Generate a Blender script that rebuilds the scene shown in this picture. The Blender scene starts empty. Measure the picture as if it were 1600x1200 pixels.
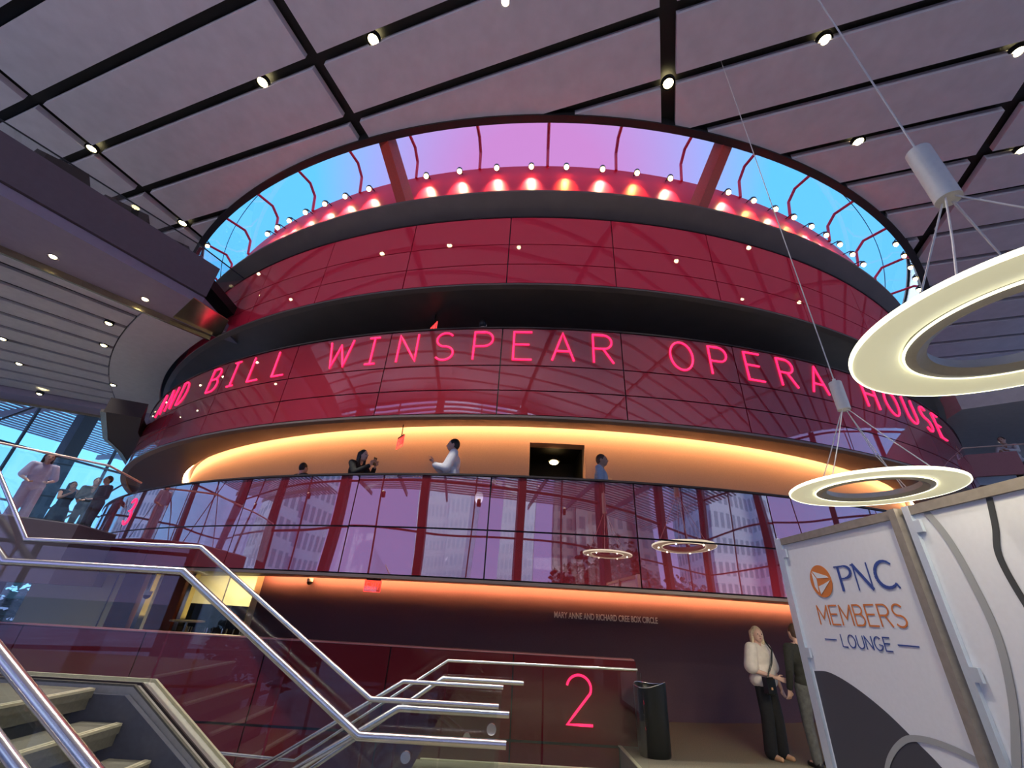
import bpy, bmesh, math, random
from math import sin, cos, pi, radians, sqrt, atan2, hypot
from mathutils import Vector, Matrix
random.seed(7)
C = bpy.context.scene.collection
SC = bpy.context.scene

# ------------------------------------------------------------------ camera
EYE = Vector((0, 0, 1.65))
PITCH, ROLL, FPX = radians(28.329), radians(-3.3978), 660.16
f0 = Vector((0, cos(PITCH), sin(PITCH))); r0 = Vector((1, 0, 0)); u0 = Vector((0, -sin(PITCH), cos(PITCH)))
r1 = r0 * cos(ROLL) - u0 * sin(ROLL); u1 = r0 * sin(ROLL) + u0 * cos(ROLL)
cam = bpy.data.cameras.new('camera'); camo = bpy.data.objects.new('camera', cam); C.objects.link(camo)
cam.sensor_width = 36; cam.lens = 36 * FPX / 1600; cam.clip_start = 0.05; cam.clip_end = 600
mw = Matrix((r1, u1, -f0)).transposed().to_4x4(); mw.translation = EYE
camo.matrix_world = mw
SC.camera = camo
SC.view_settings.view_transform = 'Standard'; SC.view_settings.look = 'None'
SC.view_settings.exposure = 0.95; SC.view_settings.gamma = 1

# ------------------------------------------------------------------ world: dusk sky, afterglow beyond the drum, violet behind the camera
w = bpy.data.worlds.new('dusk_sky'); SC.world = w; w.use_nodes = True
nt = w.node_tree; bg = nt.nodes['Background']; NN = nt.nodes.new; LK = nt.links.new
tc = NN('ShaderNodeTexCoord'); sp = NN('ShaderNodeSeparateXYZ'); rp = NN('ShaderNodeValToRGB')
LK(tc.outputs['Generated'], sp.inputs[0]); LK(sp.outputs['Z'], rp.inputs[0])
e = rp.color_ramp.elements
e[0].position = 0.0; e[0].color = (0.20, 0.50, 0.95, 1)
e[1].position = 0.85; e[1].color = (0.075, 0.36, 0.74, 1)
m_ = e.new(0.30); m_.color = (0.10, 0.40, 0.82, 1)
# violet side (towards -y, low)
mr = NN('ShaderNodeMapRange'); mr.inputs['From Min'].default_value = 0.25; mr.inputs['From Max'].default_value = -0.55
LK(sp.outputs['Y'], mr.inputs['Value'])
mx1 = NN('ShaderNodeMix'); mx1.data_type = 'RGBA'; mx1.inputs[7].default_value = (0.27, 0.25, 0.56, 1)
LK(mr.outputs[0], mx1.inputs[0]); LK(rp.outputs[0], mx1.inputs[6])
# afterglow: low in the +y direction
vd = NN('ShaderNodeVectorMath'); vd.operation = 'DOT_PRODUCT'; vd.inputs[1].default_value = (0.36, 0.93, 0.03); LK(tc.outputs['Generated'], vd.inputs[0])
pw_ = NN('ShaderNodeMapRange'); pw_.inputs['From Min'].default_value = 0.80; pw_.inputs['From Max'].default_value = 0.98; LK(vd.outputs['Value'], pw_.inputs['Value'])
mx2 = NN('ShaderNodeMix'); mx2.data_type = 'RGBA'; mx2.inputs[7].default_value = (2.6, 2.5, 2.4, 1)
LK(pw_.outputs[0], mx2.inputs[0]); LK(mx1.outputs[2], mx2.inputs[6])
# pink sky patch, painted to stand in for the red drum's skylight reflection
vp = NN('ShaderNodeVectorMath'); vp.operation = 'DOT_PRODUCT'; vp.inputs[1].default_value = (0.03, 0.62, 0.785); LK(tc.outputs['Generated'], vp.inputs[0])
mp = NN('ShaderNodeMapRange'); mp.inputs['From Min'].default_value = 0.900; mp.inputs['From Max'].default_value = 0.990; mp.inputs['To Max'].default_value = 0.9; LK(vp.outputs['Value'], mp.inputs['Value'])
mx3 = NN('ShaderNodeMix'); mx3.data_type = 'RGBA'; mx3.inputs[7].default_value = (0.40, 0.13, 0.36, 1)
LK(mp.outputs[0], mx3.inputs[0]); LK(mx2.outputs[2], mx3.inputs[6]); LK(mx3.outputs[2], bg.inputs[0]); bg.inputs[1].default_value = 1.2

# ------------------------------------------------------------------ materials
MATS = {}
def mk(name, col, rough=0.6, metal=0.0, noise=0.0, nscale=30, emit=None, es=0.0, spec=0.5, coat=0.0, ior=None, bump=0.0):
    if name in MATS: return MATS[name]
    m = bpy.data.materials.new(name); m.use_nodes = True; n = m.node_tree.nodes; l = m.node_tree.links
    b = n['Principled BSDF']
    b.inputs['Base Color'].default_value = (*col, 1); b.inputs['Roughness'].default_value = rough
    b.inputs['Metallic'].default_value = metal; b.inputs['Specular IOR Level'].default_value = spec
    b.inputs['Coat Weight'].default_value = coat
    if ior: b.inputs['IOR'].default_value = ior
    if emit: b.inputs['Emission Color'].default_value = (*emit, 1); b.inputs['Emission Strength'].default_value = es
    if noise or bump:
        t = n.new('ShaderNodeTexCoord'); no = n.new('ShaderNodeTexNoise'); no.inputs['Scale'].default_value = nscale
        no.inputs['Detail'].default_value = 6
        l.new(t.outputs['Object'], no.inputs['Vector'])
        if noise:
            r = n.new('ShaderNodeValToRGB'); l.new(no.outputs['Fac'], r.inputs[0])
            r.color_ramp.elements[0].position = 0.3; r.color_ramp.elements[1].position = 0.7
            r.color_ramp.elements[0].color = (*[max(0, c * (1 - noise)) for c in col], 1)
            r.color_ramp.elements[1].color = (*[min(1, c * (1 + noise)) for c in col], 1)
            l.new(r.outputs[0], b.inputs['Base Color'])
        if bump:
            bp = n.new('ShaderNodeBump'); bp.inputs['Strength'].default_value = bump; bp.inputs['Distance'].default_value = 0.02
            l.new(no.outputs['Fac'], bp.inputs['Height']); l.new(bp.outputs[0], b.inputs['Normal'])
    MATS[name] = m; return m

def red_glass(name, col, refl, rough=0.015, wave=0.0):
    m = bpy.data.materials.new(name); m.use_nodes = True; n = m.node_tree.nodes; l = m.node_tree.links
    b = n['Principled BSDF']; b.inputs['Base Color'].default_value = (*col, 1); b.inputs['Roughness'].default_value = 0.55
    b.inputs['Specular IOR Level'].default_value = 0.2
    g = n.new('ShaderNodeBsdfGlossy'); g.inputs['Roughness'].default_value = rough; g.inputs['Color'].default_value = (1, 0.93, 0.97, 1)
    fr = n.new('ShaderNodeFresnel'); fr.inputs['IOR'].default_value = 1.5
    ma = n.new('ShaderNodeMath'); ma.operation = 'MULTIPLY_ADD'; ma.inputs[1].default_value = 1 - refl; ma.inputs[2].default_value = refl
    mx = n.new('ShaderNodeMixShader'); l.new(fr.outputs[0], ma.inputs[0]); l.new(ma.outputs[0], mx.inputs[0])
    l.new(b.outputs[0], mx.inputs[1]); l.new(g.outputs[0], mx.inputs[2]); l.new(mx.outputs[0], n['Material Output'].inputs[0])
    t = n.new('ShaderNodeTexCoord'); no = n.new('ShaderNodeTexNoise'); no.inputs['Scale'].default_value = 0.55; no.inputs['Detail'].default_value = 0
    l.new(t.outputs['Object'], no.inputs['Vector'])
    bp = n.new('ShaderNodeBump'); bp.inputs['Strength'].default_value = 1.0; bp.inputs['Distance'].default_value = 0.05 * wave
    l.new(no.outputs['Fac'], bp.inputs['Height']); l.new(bp.outputs[0], g.inputs['Normal'])
    MATS[name] = m; return m

def glass(name, tint=(1, 1, 1), refl=0.05, rough=0.0):
    m = bpy.data.materials.new(name); m.use_nodes = True; n = m.node_tree.nodes; l = m.node_tree.links
    n.remove(n['Principled BSDF'])
    tr = n.new('ShaderNodeBsdfTransparent'); tr.inputs[0].default_value = (*tint, 1)
    g = n.new('ShaderNodeBsdfGlossy'); g.inputs['Roughness'].default_value = rough
    fr = n.new('ShaderNodeFresnel'); fr.inputs['IOR'].default_value = 1.5
    ge = n.new('ShaderNodeNewGeometry'); mi = n.new('ShaderNodeMath'); mi.operation = 'MULTIPLY_ADD'; mi.inputs[1].default_value = 1 / 1.5 - 1.5; mi.inputs[2].default_value = 1.5
    l.new(ge.outputs['Backfacing'], mi.inputs[0]); l.new(mi.outputs[0], fr.inputs['IOR'])
    ma = n.new('ShaderNodeMath'); ma.operation = 'ADD'; ma.inputs[1].default_value = refl; ma.use_clamp = True
    mx = n.new('ShaderNodeMixShader'); l.new(fr.outputs[0], ma.inputs[0]); l.new(ma.outputs[0], mx.inputs[0])
    l.new(tr.outputs[0], mx.inputs[1]); l.new(g.outputs[0], mx.inputs[2]); l.new(mx.outputs[0], n['Material Output'].inputs[0])
    MATS[name] = m; return m

def windows_mat(name, wall, pane, sx, sz):
    m = bpy.data.materials.new(name); m.use_nodes = True; n = m.node_tree.nodes; l = m.node_tree.links
    b = n['Principled BSDF']; b.inputs['Roughness'].default_value = 0.5
    t = n.new('ShaderNodeTexCoord'); s = n.new('ShaderNodeSeparateXYZ'); l.new(t.outputs['Object'], s.inputs[0])
    ad = n.new('ShaderNodeMath'); ad.operation = 'ADD'; l.new(s.outputs[0], ad.inputs[0]); l.new(s.outputs[1], ad.inputs[1])
    def grid(src, step, duty):
        a = n.new('ShaderNodeMath'); a.operation = 'DIVIDE'; a.inputs[1].default_value = step; l.new(src, a.inputs[0])
        f = n.new('ShaderNodeMath'); f.operation = 'FRACT'; l.new(a.outputs[0], f.inputs[0])
        c = n.new('ShaderNodeMath'); c.operation = 'LESS_THAN'; c.inputs[1].default_value = duty; l.new(f.outputs[0], c.inputs[0]); return c.outputs[0]
    mu = n.new('ShaderNodeMath'); mu.operation = 'MULTIPLY'; l.new(grid(ad.outputs[0], sx, 0.6), mu.inputs[0]); l.new(grid(s.outputs[2], sz, 0.62), mu.inputs[1])
    mx = n.new('ShaderNodeMix'); mx.data_type = 'RGBA'; mx.inputs[6].default_value = (*wall, 1); mx.inputs[7].default_value = (*pane, 1)
    l.new(mu.outputs[0], mx.inputs[0]); l.new(mx.outputs[2], b.inputs['Base Color'])
    MATS[name] = m; return m

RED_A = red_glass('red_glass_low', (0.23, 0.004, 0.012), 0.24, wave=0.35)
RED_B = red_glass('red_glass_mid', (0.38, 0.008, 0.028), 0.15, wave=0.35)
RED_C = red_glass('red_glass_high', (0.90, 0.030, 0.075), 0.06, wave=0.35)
RED_W = red_glass('red_glass_well', (0.13, 0.003, 0.008), 0.0, wave=0.05)
M_redwall = mk('red_lacquer', (0.88, 0.022, 0.07), 0.45, noise=0.05, nscale=2)
M_ceil = mk('acoustic_panel', (0.66, 0.63, 0.68), 0.9, noise=0.06, nscale=3, bump=0.15)
M_black = mk('black_paint', (0.012, 0.012, 0.012), 0.6, noise=0.1)
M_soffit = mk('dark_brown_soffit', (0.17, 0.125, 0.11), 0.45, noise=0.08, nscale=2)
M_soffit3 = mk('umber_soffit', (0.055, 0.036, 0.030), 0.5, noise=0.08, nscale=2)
M_wall2 = mk('brown_plaster', (0.15, 0.075, 0.085), 0.75, noise=0.08, nscale=60)
M_wall3 = mk('tan_plaster', (0.52, 0.31, 0.22), 0.8, noise=0.06, nscale=60)
M_dark = mk('dark_wall', (0.03, 0.02, 0.022), 0.7, noise=0.1)
M_carpet = mk('carpet', (0.20, 0.18, 0.135), 0.95, noise=0.3, nscale=90, bump=0.3)
M_slab = mk('mauve_fascia', (0.13, 0.10, 0.12), 0.6, noise=0.05, nscale=8)
M_purple = mk('mauve_soffit', (0.30, 0.25, 0.33), 0.55, noise=0.04, nscale=6)
M_slat = mk('grey_slat', (0.55, 0.53, 0.53), 0.8, noise=0.05, nscale=6)
M_steel = mk('brushed_steel', (0.78, 0.76, 0.74), 0.22, 1.0, noise=0.04, nscale=40)
M_gold = mk('polished_trim', (0.55, 0.47, 0.30), 0.18, 0.9, noise=0.1, nscale=3)
M_mull = mk('mullion_paint', (0.035, 0.037, 0.042), 0.5, noise=0.1)
M_stone = mk('stair_stone', (0.13, 0.125, 0.10), 0.8, noise=0.15, nscale=50)
M_riser = mk('stair_riser', (0.055, 0.06, 0.068), 0.8, noise=0.1, nscale=50)
M_string = mk('stringer_paint', (0.42, 0.40, 0.36), 0.5, noise=0.06)
M_nosing = mk('nosing_strip', (0.62, 0.58, 0.42), 0.35, 0.3, noise=0.08)
M_lamp = mk('bulb_glow', (1, 1, 1), emit=(1.0, 0.66, 0.26), es=7)
M_down = mk('downlight_glow', (1, 1, 1), emit=(1.0, 0.84, 0.42), es=10)
M_neon = mk('neon_pink', (1, .05, .15), emit=(1.0, 0.010, 0.075), es=1.45)
M_neonw = mk('neon_core', (1, .3, .4), emit=(1.0, 0.10, 0.20), es=2.2)
M_blackm = mk('lamp_shade_black', (.02, .018, .016), .5, noise=.1)
M_led = mk('led_strip', (1, 1, 1), emit=(1.0, 0.56, 0.26), es=24)
M_led2 = mk('led_strip_orange', (1, 1, 1), emit=(1.0, 0.42, 0.16), es=50)
M_glass = glass('clear_glass', (0.93, 0.955, 0.95), 0.012)
M_sky = glass('skylight_glass', (1, 1, 1), 0.10)
M_fac = glass('facade_glass', (0.97, 0.99, 1.0), 0.0)
M_rail_edge = mk('glass_edge', (0.35, 0.45, 0.42), 0.2)

# ------------------------------------------------------------------ helpers
class MB:
    def __init__(s): s.v = []; s.f = []; s.m = []; s.mi = 0
    def add(s, vs, fs):
        o = len(s.v); s.v += [tuple(p) for p in vs]; s.f += [tuple(i + o for i in f) for f in fs]; s.m += [s.mi] * len(fs)
    def box(s, c, d, rz=0, rot=None):
        M = rot or Matrix.Rotation(rz, 3, 'Z'); c = Vector(c); vs = []
        for z in (-.5, .5):
            for x, y in ((-.5, -.5), (.5, -.5), (.5, .5), (-.5, .5)):
                vs.append(c + M @ Vector((x * d[0], y * d[1], z * d[2])))
        s.add(vs, [(3, 2, 1, 0), (4, 5, 6, 7), (0, 1, 5, 4), (1, 2, 6, 5), (2, 3, 7, 6), (3, 0, 4, 7)])
    def beam(s, a, b, wd, ht):   # box between two points
        a = Vector(a); b = Vector(b); d = b - a; L = d.length; d.normalize()
        up = Vector((0, 0, 1)) if abs(d.z) < .95 else Vector((0, 1, 0))
        sd = d.cross(up).normalized(); u = sd.cross(d)
        s.box((a + b) / 2, (L, wd, ht), rot=Matrix((d, sd, u)).transposed())
    def prism(s, poly, z0, z1):
        n = len(poly); vs = [(x, y, z0) for x, y in poly] + [(x, y, z1) for x, y in poly]
        s.add(vs, [tuple(range(n - 1, -1, -1)), tuple(range(n, 2 * n))] + [(i, (i + 1) % n, n + (i + 1) % n, n + i) for i in range(n)])
    def tube(s, pts, r, n=10, caps=True, radii=None):
        pts = [Vector(p) for p in pts]; rings = []; prev = None
        for i, p in enumerate(pts):
            if i == 0: t = pts[1] - p
            elif i == len(pts) - 1: t = p - pts[i - 1]
            else: t = ((pts[i + 1] - p).normalized() + (p - pts[i - 1]).normalized())
            t.normalize()
            if prev is None:
                a = Vector((0, 0, 1)) if abs(t.z) < .9 else Vector((1, 0, 0)); x = t.cross(a).normalized()
            else: x = (prev - t * prev.dot(t)).normalized()
            prev = x; y = t.cross(x); rr = radii[i] if radii else r
            k = 1.0
            if 0 < i < len(pts) - 1:
                cs = max(.5, (pts[i + 1] - p).normalized().dot(t)); k = 1 / cs
            rings.append([p + (x * cos(2 * pi * j / n) + y * sin(2 * pi * j / n)) * rr * min(k, 1.3) for j in range(n)])
        vs = [q for R in rings for q in R]; fs = []
        for i in range(len(rings) - 1):
            for j in range(n): fs.append((i * n + j, i * n + (j + 1) % n, (i + 1) * n + (j + 1) % n, (i + 1) * n + j))
        if caps: fs += [tuple(range(n - 1, -1, -1)), tuple(range((len(rings) - 1) * n, len(rings) * n))]
        s.add(vs, fs)
    def lathe(s, prof, c=(0, 0, 0), n=24, M=None, cap=False):
        c = Vector(c); vs = []; k = len(prof)
        for j in range(n):
            a = 2 * pi * j / n
            for r, z in prof:
                p = Vector((r * cos(a), r * sin(a), z)); vs.append(c + (M @ p if M else p))
        fs = [(j * k + i, ((j + 1) % n) * k + i, ((j + 1) % n) * k + i + 1, j * k + i + 1) for j in range(n) for i in range(k - 1)]
        if cap: fs.append(tuple(j * k for j in range(n - 1, -1, -1))); fs.append(tuple(j * k + k - 1 for j in range(n)))
        s.add(vs, fs)
    def ell(s, c, r, n=14, M=None):
        prof = [(sin(pi * i / 10), -cos(pi * i / 10)) for i in range(11)]
        prof[0] = (0.001, -1); prof[-1] = (0.001, 1)
        Dm = Matrix.Diagonal(Vector(r)); s.lathe(prof, c, n, (M @ Dm) if M else Dm, cap=True)
    def cap(s, p0, ra, p1, rb, n=12):   # tapered capsule
        p0 = Vector(p0); p1 = Vector(p1); d = p1 - p0; L = max(d.length, 1e-4); q = d.to_track_quat('Z', 'Y').to_matrix()
        prof = [(max(.0005, ra * sin(a)), -ra * cos(a)) for a in [pi / 2 * i / 4 for i in range(5)]] + [(max(.0005, rb * cos(a)), L + rb * sin(a)) for a in [pi / 2 * i / 4 for i in range(5)]]
        s.lathe(prof, p0, n, q, cap=True)
    def arc(s, R0, R1, a0, a1, z0, z1, n=None, z0b=None, z1b=None):
        """solid arc between radii; angles in deg, 0 faces the camera. z0b/z1b = heights at R1"""
        n = n or max(2, int(abs(a1 - a0) / 1.0) + 1); z0b = z0 if z0b is None else z0b; z1b = z1 if z1b is None else z1b
        vs = []
        for i in range(n + 1):
            a = radians(a0 + (a1 - a0) * i / n)
            for R, z in ((R0, z0), (R1, z0b), (R1, z1b), (R0, z1)): vs.append(cyl(R, a, z))
        fs = [(i * 4 + k, i * 4 + (k + 1) % 4, i * 4 + 4 + (k + 1) % 4, i * 4 + 4 + k) for i in range(n) for k in range(4)]
        fs += [(3, 2, 1, 0), (n * 4, n * 4 + 1, n * 4 + 2, n * 4 + 3)]
        s.add(vs, fs)
    def build(s, name, mat, parent=None, smooth=None, loc=None, mods=None):
        me = bpy.data.meshes.new(name)
        vs = s.v
        if loc: vs = [(x - loc[0], y - loc[1], z - loc[2]) for x, y, z in vs]
        me.from_pydata(vs, [], s.f)
        bm = bmesh.new(); bm.from_mesh(me); bmesh.ops.recalc_face_normals(bm, faces=bm.faces[:]); bm.to_mesh(me); bm.free()
        for m in (mat if isinstance(mat, (list, tuple)) else [mat]): me.materials.append(m)
        if any(s.m): me.polygons.foreach_set('material_index', s.m)
        if smooth:
            me.polygons.foreach_set('use_smooth', [True] * len(me.polygons)); me.set_sharp_from_angle(angle=radians(smooth))
        o = bpy.data.objects.new(name, me); C.objects.link(o)
        if loc: o.location = loc
        if parent:
            o.parent = parent
            if loc is None and parent.type == 'EMPTY': o.location = -Vector(parent.location)
            elif loc is None: o.matrix_parent_inverse = Matrix.Identity(4); o.location = -Vector(parent['org']) if 'org' in parent else (0, 0, 0)
        return o

CX, CY = 1.512, 24.0
def cyl(R, a, z): return (CX + R * sin(a), CY - R * cos(a), z)
def thing(name, label, cat, loc=(0, 0, 0), rz=0, group=None):
    o = bpy.data.objects.new(name, None); C.objects.link(o); o.location = loc; o.rotation_euler = (0, 0, rz)
    o.empty_display_size = .1
    return tag(o, label, cat, group)
def tag(o, label, cat, group=None):
    o['label'] = label; o['category'] = cat
    if group: o['group'] = group
    return o
def struct(o): o['kind'] = 'structure'; return o
def copy_tree(o, parent=None):
    c = o.copy(); C.objects.link(c); c.parent = parent
    for ch in list(o.children): copy_tree(ch, c)
    return c
def emp_child(mb, name, mat, root, **k):   # child of an Empty, verts given in the Empty's own space
    o = mb.build(name, mat, None, **k); o.parent = root; return o

AZ = radians(19.54)
eM = Vector((sin(AZ), cos(AZ))); eL = Vector((cos(AZ), -sin(AZ)))
def ML(m, l, z=0): return (eM.x * m + eL.x * l, eM.y * m + eL.y * l, z)
CM = CX * eM.x + CY * eM.y; CL = CX * eL.x + CY * eL.y

# ================================================================== large structure
# ---- ceiling
RING = 18.12
def cut(m0, m1, l0, l1, z0, z1, mb, R=RING, step=.25):
    """rectangle in the ceiling grid minus the drum opening (near side only)"""
    n = max(1, int(math.ceil((l1 - l0) / step))) if (m1 > CM - R - .1 and l1 > CL - R and l0 < CL + R) else 1
    prev = None
    def hi(l):
        if abs(l - CL) >= R: return m1
        return min(m1, CM - sqrt(R * R - (l - CL) ** 2))
    pts = []
    for i in range(n + 1):
        l = l0 + (l1 - l0) * i / n; pts.append((l, hi(l)))
    runs = []; cur = []
    for l, h in pts:
        if h > m0 + .02: cur.append((l, h))
        else:
            if len(cur) > 1: runs.append(cur)
            cur = []
    if len(cur) > 1: runs.append(cur)
    for r in runs:
        k = len(r); vs = []
        for l, h in r:
            vs += [ML(m0, l, z0), ML(h, l, z0), ML(h, l, z1), ML(m0, l, z1)]
        fs = [(i * 4 + a, i * 4 + (a + 1) % 4, i * 4 + 4 + (a + 1) % 4, i * 4 + 4 + a) for i in range(k - 1) for a in range(4)]
        fs += [(3, 2, 1, 0), (k * 4 - 4, k * 4 - 3, k * 4 - 2, k * 4 - 1)]
        mb.add(vs, fs)
mb = MB(); cut(-8.6, 40, -28.6, 24, 12.36, 12.6, mb, R=RING + .02, step=.3)
ceil = struct(mb.build('ceiling', M_black))
LB = [-28.4, -21.0, -13.62, -6.17, 1.22, 8.52, 16.0, 23.6]
for k in range(-8, 16):
    m0 = 1.78 + 1.305 * k + .11; m1 = m0 + 1.305 - .22
    for i in range(len(LB) - 1):
        mb = MB(); cut(m0, m1, LB[i] + .16, LB[i + 1] - .16, 12.13, 12.30, mb)
        if mb.v: struct(mb.build('ceiling_panel', M_ceil, ceil))
# curb round the opening and skylight
mb = MB(); mb.arc(RING - .06, RING + .12, -90, 90, 12.08, 12.62, n=180); struct(mb.build('trim_1', M_black, smooth=30))
SKY0 = thing('ring_skylight', 'ring of glass skylight between ceiling and the red drum', 'skylight', (CX, CY - 18, 12.9))
mb = MB(); mb.arc(14.0, 18.25, -95, 95, 14.30, 14.315, n=190); mb.build('roof_glass', M_sky, SKY0)
mb = MB(); mb.arc(18.24, 18.26, -95, 95, 12.62, 14.30, n=190); mb.build('side_glass', M_sky, SKY0)
mb = MB(); mb.arc(17.50, 17.52, -95, 95, 14.27, 14.30, n=190); mb.build('glass_joint', M_black, SKY0)
mb = MB(); mb.arc(18.2, 18.32, -95, 95, 14.26, 14.36, n=190); mb.build('edge_beam', M_mull, SKY0)
for k in range(-10, 11):
    a = radians(-0.1 + 6.1 * k - 3.0)
    mb = MB()
    mb.tube([cyl(18.22, a, 12.66), cyl(18.0, a, 12.84), cyl(17.35, a, 12.82), cyl(17.08, a, 12.55), cyl(16.98, a, 12.0)], .04, 6)
    mb.build('rib', M_redwall, SKY0)
M_brown = mk('rust_steel', (0.55, 0.045, 0.02), .4, noise=.1)
for j, (aw, ar, sd) in enumerate(((-15.0, -16.9, 'left'), (9.3, 11.4, 'right'))):
    mb = MB(); mb.beam(cyl(17.05, radians(aw), 10.5), cyl(18.1, radians(ar), 12.6), .34, .30)
    tag(mb.build('sloping_strut', [M_brown]), 'rust red box strut propping the skylight ring, %s one' % sd, 'strut', None)

def cone_band():
    vs = []; n = 160
    for i in range(n + 1):
        a = radians(-80 + 160 * i / n)
        for R, z in ((17.43, 10.40), (17.43, 10.46), (16.4, 10.46), (13.6, 10.46), (13.6, 10.36), (16.6, 9.93)): vs.append(cyl(R, a, z))
    return vs, [(i * 6 + k, i * 6 + (k + 1) % 6, i * 6 + 6 + (k + 1) % 6, i * 6 + 6 + k) for i in range(n) for k in range(6)]
# ---- drum
A0, A1 = -80, 80
mb = MB(); mb.arc(16.6, 16.95, A0, A1, 10.44, 12.06, n=160); struct(mb.build('wall_drum', M_redwall, smooth=20))
mb = MB(); mb.arc(10, 16.8, A0, A1, 12.06, 12.14, n=80); struct(mb.build('ceiling', M_dark))
mb = MB(); mb.add(*cone_band()); struct(mb.build('trim_2', M_soffit, smooth=20))
# slabs: level 5 (floor 8.7), level 4 (5.45), level 3 (2.6)
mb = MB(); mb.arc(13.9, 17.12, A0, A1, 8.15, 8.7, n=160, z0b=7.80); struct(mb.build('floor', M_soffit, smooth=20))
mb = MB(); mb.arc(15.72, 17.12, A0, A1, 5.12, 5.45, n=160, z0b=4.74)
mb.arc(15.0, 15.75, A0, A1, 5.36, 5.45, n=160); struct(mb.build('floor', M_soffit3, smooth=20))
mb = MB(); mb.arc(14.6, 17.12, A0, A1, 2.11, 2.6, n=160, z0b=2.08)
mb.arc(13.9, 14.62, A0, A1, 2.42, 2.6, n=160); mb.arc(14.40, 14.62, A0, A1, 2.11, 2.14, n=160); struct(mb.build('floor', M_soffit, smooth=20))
# inner walls
mb = MB(); mb.arc(13.8, 14.0, A0, A1, 8.7, 10.4, n=160); struct(mb.build('wall_level_five', M_dark, smooth=20))
mb = MB(); mb.arc(13.8, 14.2, A0, A1, 5.45, 8.2, n=160); struct(mb.build('wall_level_four', M_dark, smooth=20))
mb = MB(); mb.arc(15.2, 15.5, A0, -3.9, 2.6, 5.37, n=90); mb.arc(15.2, 15.5, .4, A1, 2.6, 5.37, n=90); mb.arc(15.2, 15.5, -3.9, .4, 4.86, 5.37, n=8)
struct(mb.build('wall_level_three', M_wall3, smooth=20))
mb = MB(); mb.arc(14.0, 14.25, -31.5, A1, 0, 2.43, n=120); struct(mb.build('wall_level_two', M_wall2, smooth=20))
# doorway niche of level three (dark room behind the opening)
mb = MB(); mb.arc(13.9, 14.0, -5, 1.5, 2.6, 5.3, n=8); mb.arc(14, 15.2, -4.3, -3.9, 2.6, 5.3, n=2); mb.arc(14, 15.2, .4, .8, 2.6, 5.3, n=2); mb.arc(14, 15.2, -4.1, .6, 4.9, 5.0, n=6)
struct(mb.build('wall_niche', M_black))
# LED coves
mb = MB(); mb.arc(15.64, 15.72, -75, 75, 5.26, 5.29, n=150); tag(mb.build('cove_light', M_led), 'warm gold strip light hidden in the cove above the third level wall', 'strip light')
mb = MB(); mb.arc(14.46, 14.56, -31, 60, 2.30, 2.33, n=90); tag(mb.build('cove_light', M_led2), 'orange strip light hidden in the cove above the second level wall', 'strip light')
# parapets
def parapet(label, rows, R, mat, a_from, a_to, st=7.72, off=1.86):
    t = thing('balcony_parapet', label, 'parapet', cyl(R, 0, rows[0]))
    z0, z1 = rows[0], rows[-1]
    mb = MB(); mb.arc(R - .12, R - .035, A0, A1, z0, z1, n=160); mb.build('backing', M_black, t)
    mb = MB(); mb.arc(R - .13, R + .02, A0, A1, z1, z1 + .03, n=160); mb.build('top_rail', M_dark, t)
    mb = MB(); mb.arc(R - .13, R + .01, A0, A1, z0 - .05, z0 - .008, n=160); mb.build('bottom_lip', M_soffit, t)
    k0 = int(math.floor((a_from - off) / st)); k1 = int(math.ceil((a_to - off) / st))
    for k in range(k0, k1):
        for r in range(len(rows) - 1):
            mb = MB(); mb.arc(R - .03, R, off + k * st + .035, off + (k + 1) * st - .035, rows[r] + .012, rows[r + 1] - .012, n=10)
            mb.build('glass_panel', mat, t, smooth=20)
    return t
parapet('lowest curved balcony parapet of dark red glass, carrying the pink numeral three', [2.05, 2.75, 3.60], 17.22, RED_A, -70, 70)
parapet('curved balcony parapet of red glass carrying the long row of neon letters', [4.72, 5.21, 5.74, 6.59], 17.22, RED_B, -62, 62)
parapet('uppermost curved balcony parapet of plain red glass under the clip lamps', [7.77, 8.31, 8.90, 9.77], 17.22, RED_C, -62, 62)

# ---- floors at level two and below
mb = MB(); mb.box((8.45, -0.1, -.15), (18.7, 13.8, .3)); mb.box((10.0, 12.4, -.15), (16.2, 11.2, .3)); mb.box((-5.6, 14.0, -.15), (15.0, 11.8, .3))
struct(mb.build('floor', M_carpet))
mb = MB(); mb.box((0, 8, -4.1), (60, 50, .2)); struct(mb.build('floor', mk('ground_floor', (.50, .47, .46), .5, noise=.2, nscale=4)))
mb = MB(); mb.box((1.9, 7.47, .004), (.05, 1.27, .012)); mb.box((.52, 6.80, .004), (2.75, .05, .012)); struct(mb.build('trim_3', M_nosing))

# ---- red stair-well wall with the 2
t = thing('red_glass_wall', 'low red glass wall along the stair well, carrying the pink numeral two', 'wall panel', (0, 8, 0))
mb = MB(); mb.box((-6.4, 8.03, -1.4), (17.2, .12, 4.94)); mb.build('backing', M_black, t)
for i in range(9):
    x1 = 2.22 - i * 1.95; x0 = x1 - 1.93
    for z0, z1 in ((-3.8, -1.9), (-1.88, -.02), (0.0, 1.07)):
        mb = MB()
        if i == 0 and z0 < -.1: x1b = 1.88
        else: x1b = x1
        mb.box(((x0 + x1b) / 2, 7.955, (z0 + z1) / 2), (x1b - x0, .02, z1 - z0 - .012)); mb.build('glass_panel', RED_W, t)
mb = MB(); mb.box((-6.4, 8.02, 1.08), (17.2, .16, .02)); mb.build('top_rail', mk('pink_edge', (.5, .2, .2), .3), t)

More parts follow.
